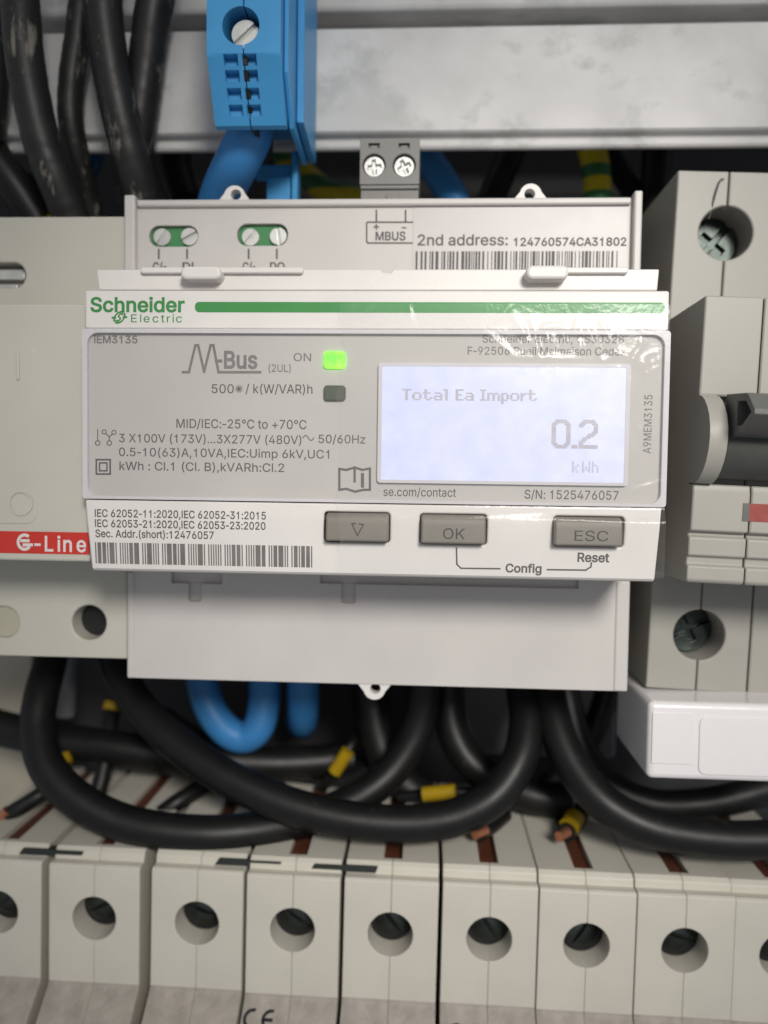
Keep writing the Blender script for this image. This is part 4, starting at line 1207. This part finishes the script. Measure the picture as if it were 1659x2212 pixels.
for k in range(2):
    pb = MB()
    x0 = -PW + k * 18.15
    g = 0.09
    pb.yz(profile, x0, x0 + PW - g)
    pb.yz(profile, x0 + PW + g, x0 + 2 * PW)
    cuts = [MB().cyl((x0 + PW, zhT), 4.7, -1, 10), MB().cyl((x0 + PW, zhB), 4.6, -1, 10)]
    po_ = pb.build('pole_body', 'mcb', mcb, local=True, cuts=cuts, bevel=0.3)
    MB().yz([(1.2, zt - 1), (1.2, z1 - 1), (F + 3.6, z1 - 1), (F + 3.6, z8 + 1), (1.2, z8 - 2), (1.2, zb + 1), (38, zb + 1), (38, zt - 1)], x0 + PW - 0.6, x0 + PW + 0.6).build(
        'seam_strip', 'mcb', po_, local=True, cuts=[MB().cyl((x0 + PW, zhT), 4.75, -1, 12), MB().cyl((x0 + PW, zhB), 4.65, -1, 12)])
    for zz, an in ((zhT, 0.9), (zhB, 0.5)):
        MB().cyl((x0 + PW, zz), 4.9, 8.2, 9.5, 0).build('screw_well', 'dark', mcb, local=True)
        s_ = MB().cyl((x0 + PW, zz), 4.4, 6.4, 8.2, 0)
        q = [(x0 + PW + math.cos(an) * 4.6 * i - math.sin(an) * 0.6 * j, zz + math.sin(an) * 4.6 * i + math.cos(an) * 0.6 * j) for i, j in ((-1, -1), (1, -1), (1, 1), (-1, 1))]
        q2 = [(x0 + PW - math.sin(an) * 2.6 * i - math.cos(an) * 0.6 * j, zz + math.cos(an) * 2.6 * i - math.sin(an) * 0.6 * j) for i, j in ((-1, -1), (1, -1), (1, 1), (-1, 1))]
        s_.build('terminal_screw', 'screw_dark', mcb, local=True, cuts=[MB().xz(q, 5, 7.4), MB().xz(q2, 5, 7.4)], bevel=0.4, seg=3)
# cheeks either side of the toggle
zc = (z2 + z3) / 2
rc = (z2 - z3) / 2
def cheek(x0, x1):
    pts = [(F + 4, z2 + 0.1), (F - 0.03, z2 + 0.1)]
    for i in range(13):
        t = math.pi * i / 12
        pts.append((F - 0.03 - 5.6 * math.sin(t) ** 1.25, zc + rc * 1.0 * math.cos(t)))
    pts += [(F + 4, z3 + 0.3)]
    MB().yz(pts, x0, x1).build('toggle_cheek', 'mcb', mcb, local=True, bevel=0.35, seg=3)


cheek(-PW + 0.03, -PW + 2.7)
cheek(18.15 + PW - 2.7, 18.15 + PW - 0.03)
tx0, tx1 = -PW + 2.9, 18.15 + PW - 2.9
tg = MB()
dr = []
for i in range(25):
    t = 2 * math.pi * i / 25
    dr.append((F + 0.8 + 5.6 * math.cos(t), zc - 0.2 + rc * 0.86 * math.sin(t)))
tg.yz(dr, tx0, tx1)
tgo = tg.build('toggle_drum', 'toggle_dark', mcb, local=True, bevel=0.2)
zh0, zhm, zh1 = xl_(1590, 838, -9)[1], xl_(1590, 882, -9)[1], xl_(1590, 925, -9)[1]
hp = [(F - 2, zh0 + 0.6), (F - 9.5, zh0), (F - 10.2, zh0 - 0.4), (F - 12.6, zhm + 0.2), (F - 12.6, zhm - 0.5), (F - 8.5, zh1), (F - 2, zh1 - 1.0)]
hc = [(F - 6.5, zh0 - 0.9), (F - 9.3, zh0 - 1.1), (F - 11.5, zhm - 0.1), (F - 8.6, zh1 + 1.0), (F - 6.5, zh1 + 0.9)]
MB().yz(hp, tx0 + 0.5, tx1).build('toggle_handle', 'toggle', mcb, local=True, cuts=[MB().yz(hc, tx0 - 1, tx0 + 2.6)], bevel=0.3)
# status window
wv0, wv1 = xl_(1630, 1088, 5)[1], xl_(1630, 1127, 5)[1]
wx = xl_(1604, 1105, 5)[0]
sw = MB().box(wx, 18.15, F - 0.06, F + 1, wv1, wv0)
sw.box(wx, wx + 1.0, F - 0.10, F, wv1, wv0, 1)
sw.build('status_window', ['dull_red', 'toggle'], mcb, local=True)
# loose strand at the upper terminal
stp = [Vector((*[0, 0, 0],))]
pth = spline([Vector((xl_(1567, 384, 22)[0], -0.4, xl_(1567, 384, 22)[1])), Vector((xl_(1558, 388, 22)[0], -0.5, xl_(1558, 388, 22)[1])),
              Vector((xl_(1546, 425, 22)[0], -0.5, xl_(1546, 425, 22)[1])), Vector((xl_(1540, 465, 22)[0], 1.0, xl_(1540, 465, 22)[1]))], 6)
tube_mb(pth, 0.13, 8).build('wire_strand', 'toggle', mcb, local=True, smooth=True)

bb = MB()
b0, b1 = at(1470, 1490, 30), at(1800, 1520, 30)
bb.box(b0[0], b1[0], 28, 33, b1[1], b0[1])
props(bb.build('busbar', 'brown', bevel=0.2), 'dark brown busbar strip showing under the right breaker', 'busbar')

# white box under the breaker
wb0, wb1 = at(1402, 1516, 15), at(1800, 1697, 15)
wbx = thing('white_cover_box', 'glossy white box covered with clear tape, below the right breaker', 'box', (wb0[0] + 15, 37, wb1[1]))
MB().box(wb0[0], wb1[0], 15, 37, wb1[1], wb0[1]).build('box_shell', 'glossy_white', wbx, bevel=1.1, seg=4)
tp = MB()
t0, t1 = at(1512, 1548, 14.9), at(1800, 1682, 14.9)
tp.xz(rr(t0[0], t0[1], t1[0], t1[1], 1.2, 5), 14.75, 15.02)
t0, t1 = at(1410, 1538, 14.9), at(1496, 1652, 14.9)
tp.xz(rr(t0[0], t0[1], t1[0], t1[1], 0.2, 3), 14.85, 15.02)
tp.build('clear_tape', 'glossy_white', wbx, bevel=0.12)

# ================================================================== blue terminal block
tbk = thing('terminal_block', 'bright blue screw terminal block clipped on the steel rail', 'terminal block', (-25, 36, at(525, 270, 10)[1]))
YB0 = 10.0
xa, xb = at(446, 108, YB0)[0], at(606, 108, YB0)[0]
ze = at(520, 112, YB0)[1]
zlow = at(520, 272, 15.5)[1]
pts = [(YB0, ze + 30), (YB0, ze), (YB0 + 0.4, ze - 0.7), (15.5, zlow), (16.6, zlow - 0.2), (17.6, zlow + 5.0), (35, zlow + 6), (35, ze + 30)]
hc_ = at(520, 55, YB0)
tb_ = MB()
xm = (xa + xb) / 2
tb_.yz(pts, xa, xm - 0.12)
tb_.yz(pts, xm + 0.12, xb)
cuts = [MB().cyl(hc_, 3.1, YB0 - 1, YB0 + 9)]
for i, v in enumerate((132, 166, 204, 239)):
    yy = YB0 + 0.4 + (15.5 - YB0 - .4) * (v - 115) / (272 - 115)
    for s_ in (-1, 1):
        p = at(520 + i * 3.2, v, yy)
        w0, w1 = (0.35, 2.75)
        X0, X1 = sorted((p[0] + s_ * w0, p[0] + s_ * w1))
        cuts.append(MB().box(X0, X1, yy - 2, yy + 0.9, p[1] - 0.75, p[1] + 0.75))
tb_.build('block_body', 'blue', tbk, cuts=cuts, bevel=0.2)
MB().yz([(YB0 + 1.0, ze + 29), (YB0 + 1.0, ze - 1.5), (16.4, zlow + 0.5), (33, zlow + 0.5), (33, ze + 29)], xm - 0.4, xm + 0.4).build('inner_seam', 'dark', tbk, cuts=[MB().cyl(hc_, 3.15, YB0 - 1, YB0 + 9.5)])
slotted_screw(tbk, (hc_[0] + 0.35, hc_[1] - 0.35), 2.35, YB0 + 1.9, math.radians(42), ('steel',), 2.5, 'terminal_screw')
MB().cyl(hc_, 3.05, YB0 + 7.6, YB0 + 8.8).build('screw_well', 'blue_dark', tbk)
# side plate and clip_foot
f0, f1 = at(562, 300, 34), at(645, 430, 34)
sp = MB()
sp.yz([(12.5, ze + 30), (12.5, ze - 2), (18, zlow + 0.5), (33, zlow + 0.2), (33, ze + 30)], xb + 0.05, xb + 0.9)
sp.yz([(20, ze + 30), (20, zlow + 2.5), (30, zlow + 1.5), (35.4, zlow + 1.5), (35.4, ze + 30)], xb + 1.0, xb + 2.3)
sp.build('end_plate', 'blue', tbk, bevel=0.2)
cf = MB()
zq = at(600, 385, 34)[1]
cf.box(f0[0] - 1, f1[0] - 0.3, 34.2, 35.8, zq, zlow + 1)
cf.box(f0[0] + 1.5, f1[0] - 1.5, 33.0, 36, zq - 6, zq)
cf.box(f1[0] - 1.2, f1[0], 32.5, 35.9, zq - 7, zlow + 3)
cf.build('clip_foot', 'blue', tbk, bevel=0.25)

# ================================================================== bottom row of breakers
YR = 21.0
HC = ((-10, 1975), (203, 1984), (424, 1996), (632, 2008), (843, 2019), (1057, 2031), (1267, 2043), (1480, 2056), (1692, 2068))
pos = [a3(u, v, YR) for u, v in HC]
n = len(pos)
mx, mz = sum(p.x for p in pos) / n, sum(p.z for p in pos) / n
slope = sum((p.x - mx) * (p.z - mz) for p in pos) / sum((p.x - mx) ** 2 for p in pos)
row_tilt = -math.atan(slope)
RPROF = [(0, 9.9), (0, -12.4), (-0.4, -13.2), (-14, -25), (-16, -27), (-16, -60), (42, -60), (42, 12.2), (3.4, 12.2), (2.5, 11.5), (2.3, 10.2), (0.5, 10.25)]
LBL = ['grey breaker in bottom row, cut off by the left edge',
       'grey breaker just left of the widest gap in the bottom row',
       'grey breaker just right of the widest gap in the bottom row',
       'grey breaker with a nearly whole CE mark at its foot, bottom row',
       'grey breaker between the two nearest to the centre bearing CE marks, bottom row',
       'grey breaker right of the black hairline gap, under the exposed copper end, bottom row',
       'grey breaker in bottom row below the yellow wire sleeve with copper tip',
       'last whole grey breaker at the right of the bottom row',
       'grey breaker in bottom row, cut off by the right edge']


def row_breaker():
    t = thing('row_breaker', LBL[0], 'circuit breaker', (0, 0, 0), 'breakers in the bottom row')
    hw = 8.72
    b = MB()
    for x0, x1 in ((-hw, -0.03), (0.03, hw)):
        b.yz(RPROF, x0, x1)
    cuts = [MB().cyl((0, 0), 4.2, -1, 5.6), MB().box(-1.75, 1.75, 4.6, 43, 10.2, 14)]
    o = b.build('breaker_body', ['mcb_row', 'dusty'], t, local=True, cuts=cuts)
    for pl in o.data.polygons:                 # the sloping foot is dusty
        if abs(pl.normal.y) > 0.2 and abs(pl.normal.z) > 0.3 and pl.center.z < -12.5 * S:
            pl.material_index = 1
    bv = o.modifiers.new('bevel', 'BEVEL')
    bv.width = 0.12 * S
    bv.segments = 3
    bv.limit_method = 'ANGLE'
    bv.angle_limit = math.radians(40)
    for pl in o.data.polygons:
        pl.use_smooth = True
    o.data.set_sharp_from_angle(angle=math.radians(35))
    o.modifiers.new('normals', 'WEIGHTED_NORMAL').keep_sharp = True
    MB().box(-0.5, 0.5, 0.5, 41, -59, 9.6).build('seam_strip', 'mcb_row', o, local=True, cuts=[MB().cyl((0, 0), 4.25, -1, 9)])
    MB().box(-1.7, 1.7, 4.7, 41.8, 10.3, 11.0).build('busbar_tooth', 'brown', t, local=True)
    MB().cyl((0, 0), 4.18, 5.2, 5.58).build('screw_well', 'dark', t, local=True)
    s_ = MB()
    prof_ = [(0.02, 3.7), (1.1, 3.78), (2.2, 4.05), (3.0, 4.5), (3.45, 5.0), (3.45, 5.25)]
    n_ = 36
    sv, sf = [], []
    for r_, y_ in prof_:
        sv += [(x, y_, z) for x, z in circ(0, 0.35, r_, n_)]
    for k in range(len(prof_) - 1):
        sf += [(k * n_ + i, k * n_ + (i + 1) % n_, (k + 1) * n_ + (i + 1) % n_, (k + 1) * n_ + i) for i in range(n_)]
    sf += [tuple(range(n_)), tuple(range(len(sv) - 1, len(sv) - n_ - 1, -1))]
    s_.add(sv, sf)
    s_.build('terminal_screw', 'screw_dark', t, local=True, smooth=True,
             cuts=[MB().xz([(-4.2, 0.1), (4.2, 0.1), (4.2, 0.9), (-4.2, 0.9)], 3.0, 4.7)])
    return t


def kids(o):
    return [c for c in list(col.objects) if c.parent is o]


def copy_tree(o, parent=None):
    c = o.copy()
    col.objects.link(c)
    if parent is not None:
        c.parent = parent
    for ch in kids(o):
        copy_tree(ch, c)
    return c


proto = row_breaker()
row = []
for i, p in enumerate(pos):
    t = proto if i == 0 else copy_tree(proto)
    row.append(t)
for i, p in enumerate(pos):
    z = mz + slope * (p.x - mx)
    row[i].location = (p.x * S, (YR + (0.35, 0, 0.25, -0.2, 0.1, 0.3, 0, 0.15, 0)[i]) * S, z * S)
    row[i].rotation_euler = (0, row_tilt + math.radians((0.15, -0.2, 0.1, 0, 0.12, -0.1, 0.05, 0, 0)[i]), 0)
    row[i]['label'] = LBL[i]
    for c in kids(row[i]):
        if c.name.startswith('terminal_screw'):
            c.rotation_euler = (0, random.uniform(-1.2, 1.2), 0)


def ce_mark(parent, x0, z0):
    """the two letters lie on the sloping foot"""
    mb = MB()
    for k, cx in enumerate((x0 + 1.7, x0 + 5.1)):
        a0, a1 = (75, 285)
        r, w = 1.75, 0.58
        A = [(cx + r * math.cos(math.radians(a0 + (a1 - a0) * i / 16)), r * math.sin(math.radians(a0 + (a1 - a0) * i / 16))) for i in range(17)]
        B = [(cx + (r - w) * math.cos(math.radians(a0 + (a1 - a0) * i / 16)), (r - w) * math.sin(math.radians(a0 + (a1 - a0) * i / 16))) for i in range(17)]
        quads = [[A[i], A[i + 1], B[i + 1], B[i]] for i in range(16)]
        if k:
            quads.append([(cx - r + 0.2, -w / 2), (cx + 0.35, -w / 2), (cx + 0.35, w / 2), (cx - r + 0.2, w / 2)])
        for q in quads:
            vs = []
            for x, s_ in q:                      # s runs up the slope
                f = (s_ + z0)
                yy, zz = -0.4 + (-13.6) * f, -13.2 + (-11.8) * f
                vs.append((x, yy, zz))
            out = []
            L_ = math.hypot(13.6, 11.8)
            for x, s_ in q:
                dd = z0 - s_
                yy, zz = -0.4 - 13.6 / L_ * dd, -13.2 - 11.8 / L_ * dd
                nrm = (-11.8 / L_ * 0.04, 13.6 / L_ * 0.04)
                out.append((x, yy + nrm[0], zz + nrm[1]))
            mb.add(out, [(0, 1, 2, 3)])
    return mb.build('ce_mark', 'dark', parent, local=True, fix=False)


ce_mark(row[3], -8.3, 3.3)
ce_mark(row[5], -7.3, 4.0)
ce_mark(row[6], -6.6, 4.4)

for (i, j, lb_) in ((0, 1, 'dark strip drawn for the shaded slot across the two leftmost breakers of the bottom row'),
                    (2, 3, 'dark strip drawn for the shaded slot across breakers right of the widest gap'),
                    (3, 4, 'dark strip drawn for the shaded slot across two breakers below the crossing black cables')):
    p = (row[i].location + row[j].location) / 2 / S
    c = MB().xz([(-6.4, 10.4), (6.0, 10.4), (6.4, 11.6), (-5.6, 11.6)], 2.22, 4.2)
    o = c.build('slot_shade_strip', 'slot_shade', None, local=True, bevel=0.08)  # solid dark strip put in for the shade of a recessed slot
    o.location = p * S
    o.rotation_euler = (0, row_tilt, 0)
    props(o, lb_, 'slot_shade', 'dark slot strips on the bottom row')

# ================================================================== cables
G1 = 'scuffed black cables at the top left'
cable('power_cable', 'scuffed black cable at top left, nearest the left edge and running full height', 'cable',
      ((40, -60, 24), (45, 20, 24), (52, 110, 24), (68, 210, 25), (92, 310, 26), (125, 400, 28), (158, 480, 31)), 3.45, 'worn', G1, 0.02)
cable('power_cable', 'scuffed black cable with tan scratches ending at the meter corner', 'cable',
      ((222, -60, 25), (224, 30, 25), (238, 140, 26), (258, 240, 27), (282, 340, 29), (303, 420, 32), (312, 480, 34)), 3.5, 'worn', G1, 0.02)
cable('power_cable', 'black cable at top slanting left behind the scratched one', 'cable',
      ((345, -60, 29), (328, 40, 29), (316, 140, 30), (302, 250, 31), (292, 350, 33), (288, 440, 36)), 3.4, 'worn', G1, 0.02)
cable('power_cable', 'thin greyish scuffed cable between the two big ones at top left', 'cable',
      ((180, -60, 31), (170, 60, 31), (155, 170, 31), (152, 250, 31), (165, 330, 33), (185, 410, 37), (200, 480, 40)), 2.4, 'worn', G1, 0.03)
cable('power_cable', 'thick black cable entering from the left edge above the switch module', 'cable',
      ((-70, 260, 36), (-20, 330, 36), (35, 405, 37), (85, 480, 39)), 3.6, 'black', G1)
cable('power_cable', 'black cable mostly outside the top left edge', 'cable',
      ((-10, -60, 32), (-8, 60, 32), (-6, 180, 32), (-18, 300, 33)), 2.2, 'worn', G1)
y0, _ = cable('marked_wire', 'thin black wire with a yellow marker above the switch module', 'wire', ((60, 385, 44), (90, 440, 42), (106, 490, 40)), 1.3, 'black')
sleeve(y0, 'marker_sleeve', a3(93, 440, 39), a3(106, 480, 38), 1.3, 'yellow')
cable('blue_wire', 'thin dark blue wire behind the black cables at top left', 'wire', ((222, 290, 52), (205, 350, 52), (185, 400, 52), (160, 460, 52)), 1.5, 'blue_dark')

G2 = 'thick blue cables'
bc, _ = cable('neutral_cable', 'thick blue cable hanging from the blue terminal block', 'cable',
              ((548, 240, 24), (540, 290, 24), (515, 345, 26), (488, 400, 31), (470, 450, 36), (462, 500, 40)), 4.1, 'bluec', G2)
cu = MB()
sleeve(bc, 'copper_end', a3(560, 262, 22), a3(562, 292, 26), 2.1, 'copper')
cable('neutral_cable', 'blue cable behind the meter, right of the grey plug connector', 'cable',
      ((880, 270, 58), (915, 330, 58), (950, 380, 57), (980, 430, 56), (995, 500, 56)), 3.3, 'bluec', G2)
cable('neutral_cable', 'blue cable bent into a U loop below the meter', 'cable',
      ((430, 1420, 56), (440, 1490, 55), (462, 1545, 54), (496, 1583, 53), (530, 1592, 53), (558, 1570, 53), (570, 1520, 54), (572, 1470, 55), (570, 1410, 56)), 3.6, 'bluec', G2)
cable('neutral_cable', 'short blue cable end beside the blue loop below the meter', 'cable',
      ((655, 1410, 54), (655, 1480, 54), (655, 1530, 55), (653, 1556, 59), (650, 1562, 66), (648, 1555, 76)), 3.6, 'bluec', G2)
G3 = 'green and yellow earth cables'
cable('earth_cable', 'green and yellow striped cable upright behind the meter, right side', 'cable',
      ((1268, 290, 58), (1284, 345, 58), (1290, 400, 57), (1290, 470, 56)), 3.1, 'gy', G3)
cable('earth_cable', 'blurred green and yellow cable lying behind the meter left of the plug', 'cable',
      ((600, 330, 66), (650, 370, 64), (700, 408, 63), (765, 428, 62), (830, 460, 62)), 2.9, 'gy', G3)
G5 = 'dark cables behind the meter at the top'
cable('dark_cable', 'black cable leaning left behind the right sealing lug', 'cable', ((1120, 270, 66), (1100, 340, 66), (1065, 420, 64), (1040, 490, 62)), 3.2, 'black', G5)
cable('dark_cable', 'black cable sloping right behind the striped cable', 'cable', ((1310, 300, 66), (1340, 370, 66), (1385, 440, 64), (1420, 520, 62)), 2.6, 'black', G5)
cable('dark_cable', 'black cable behind the blue terminal block cable', 'cable', ((380, 290, 62), (375, 360, 62), (400, 440, 60)), 4, 'black', G5)
cable('dark_cable', 'black cable upright left of the large right breaker', 'cable', ((1420, 280, 60), (1418, 350, 60), (1410, 440, 58), (1405, 540, 58)), 3.2, 'black', G5)

G4 = 'thick black cables looped below the meter'
cable('looped_cable', 'thick black cable looping widest at left, rising again under the meter', 'cable',
      ((122, 1370, 50), (106, 1440, 45), (88, 1510, 39), (82, 1580, 35), (104, 1660, 31), (168, 1728, 28.5), (260, 1775, 27.5), (370, 1797, 27.5), (490, 1800, 29), (610, 1783, 33),
       (730, 1745, 39), (830, 1683, 44), (892, 1598, 47), (915, 1510, 48), (918, 1420, 48)), 3.55, 'black', G4)
cable('looped_cable', 'thick black cable sagging diagonally across the middle in front', 'cable',
      ((240, 1400, 50), (262, 1462, 46), (312, 1540, 41), (395, 1617, 36), (500, 1685, 32), (620, 1738, 29.5), (750, 1770, 28.5), (880, 1780, 28.5), (985, 1765, 29), (1070, 1718, 30.5),
       (1122, 1640, 34), (1137, 1560, 39), (1130, 1490, 44), (1118, 1410, 50)), 3.55, 'black', G4)
cable('looped_cable', 'thick black cable sweeping to the right edge below the white box', 'cable',
      ((1172, 1400, 50), (1182, 1480, 44), (1200, 1570, 38), (1240, 1660, 33), (1305, 1735, 29), (1400, 1787, 27), (1520, 1810, 26.5), (1640, 1815, 26.5), (1780, 1800, 27), (2050, 1740, 30), (2300, 1560, 40)), 3.55, 'black', G4)
cable('looped_cable', 'black cable in shade just behind the front loop on its right', 'cable',
      ((966, 1400, 56), (968, 1490, 54), (975, 1570, 52), (1010, 1640, 50), (1075, 1690, 48), (1150, 1720, 46), (1230, 1730, 46)), 3.6, 'black', G4)
cable('looped_cable', 'black cable running right just under the white box', 'cable',
      ((1200, 1400, 58), (1222, 1500, 56), (1250, 1600, 53), (1310, 1690, 50), (1400, 1735, 48), (1500, 1738, 48), (1600, 1720, 48), (1740, 1680, 50)), 3.3, 'black', G4)
cable('looped_cable', 'black cable entering at the left edge behind the widest loop', 'cable',
      ((-80, 1545, 56), (0, 1572, 55), (120, 1598, 54), (260, 1618, 54), (420, 1640, 55), (600, 1650, 58), (760, 1640, 62)), 4.0, 'black', G4)
cable('looped_cable', 'black cable hanging behind the bottom lug of the meter', 'cable',
      ((795, 1410, 62), (800, 1500, 60), (815, 1590, 58), (850, 1670, 56), (930, 1740, 55)), 4.2, 'black', G4)
cable('looped_cable', 'black cable leaning left behind the white box side', 'cable',
      ((1330, 1420, 62), (1310, 1500, 60), (1285, 1570, 58), (1240, 1640, 57), (1180, 1700, 56)), 2.8, 'black', G4)
cable('looped_cable', 'black cable lowest behind the blue loop', 'cable',
      ((340, 1560, 68), (460, 1640, 66), (600, 1690, 64), (740, 1690, 62), (850, 1640, 62)), 4.4, 'black', G4)

cable('grey_conduit', 'short pale grey conduit behind the widest black loop', 'conduit', ((150, 1400, 66), (145, 1470, 66), (140, 1545, 66)), 2.4, 'greyc')

G6 = 'thin black wires over the bottom row'


def wire(label, pts, r=1.5, sl=None, cop=None):
    o, path = cable('thin_wire', label, 'wire', pts, r, 'black', G6)
    if sl:
        sleeve(o, 'marker_sleeve', a3(*sl[0]), a3(*sl[1]), sl[2], 'yellow')
    if cop:
        sleeve(o, 'copper_end', a3(*cop[0]), a3(*cop[1]), cop[2], 'copper')
    return o


wire('thin black wire with bare copper end at the far left above the bottom row', ((135, 1690, 42), (95, 1712, 38), (50, 1740, 36), (15, 1762, 35)), 1.6, None, ((18, 1750, 34.5), (0, 1770, 34.5), 1.1))
wire('thin black wire rising inside the widest loop to a dim orange sleeve', ((190, 1760, 48), (215, 1700, 50), (232, 1620, 54), (238, 1560, 58), (246, 1520, 62)), 1.9, ((238, 1535, 59), (243, 1518, 60), 1.9))
wire('thin black wire crossing inside the loops at a steep slant', ((310, 1790, 42), (380, 1735, 44), (450, 1690, 50), (500, 1640, 56)), 1.9)
wire('thin black wire just right of the steep slanting one', ((470, 1770, 46), (490, 1740, 48), (520, 1690, 52)), 1.0)
wire('thin wire with small yellow sleeve inside the widest loop', ((142, 1655, 50), (148, 1625, 52), (160, 1590, 60)), 1.0, ((137, 1630, 50), (143, 1650, 49), 1.5))
wire('thin wire with slanted orange sleeve below the meter lug', ((690, 1720, 60), (720, 1670, 57), (755, 1615, 57), (775, 1580, 62)), 1.4, ((722, 1668, 54.5), (752, 1622, 54.5), 1.6))
wire('thin wire with large yellow sleeve above the sagging cable', ((860, 1722, 50), (915, 1717, 49), (990, 1712, 47), (1060, 1720, 48)), 1.3, ((914, 1716, 46), (984, 1710, 45), 1.6))
wire('short black wire with bare copper tip at the sagging cable right end', ((1090, 1760, 44), (1060, 1785, 37), (1035, 1800, 33)), 1.6, None, ((1050, 1792, 33), (1025, 1803, 31), 1.0))
wire('black wire with yellow sleeve and copper tip above the bottom row', ((1262, 1745, 52), (1245, 1770, 44), (1222, 1800, 36)), 1.9, ((1242, 1765, 40), (1228, 1788, 37.0), 2.0), ((1226, 1796, 34), (1207, 1808, 32), 1.0))
wire('thin wire with dim orange sleeve under the white box', ((1400, 1770, 58), (1450, 1755, 56), (1520, 1740, 56), (1600, 1745, 56)), 1.2, ((1445, 1752, 52), (1475, 1745, 52), 1.9))

tr = MB()
q0, q1 = at(-80, 1380, 78), at(72, 1760, 78)
tr.box(q0[0], q1[0], 78, 90, q1[1], q0[1])
props(tr.build('cable_trunking', 'cream', bevel=0.5), 'cream panel edge seen at the far left behind the loops', 'trunking')

gd = MB()
g0, g1 = at(1000, 1440, 74), at(1330, 1640, 74)
gd.box(g0[0], g1[0], 74, 84, g1[1], g0[1])
props(gd.build('cable_duct', 'greyc', bevel=1.0), 'pale grey duct piece glimpsed deep behind the right cable loops', 'cable duct')
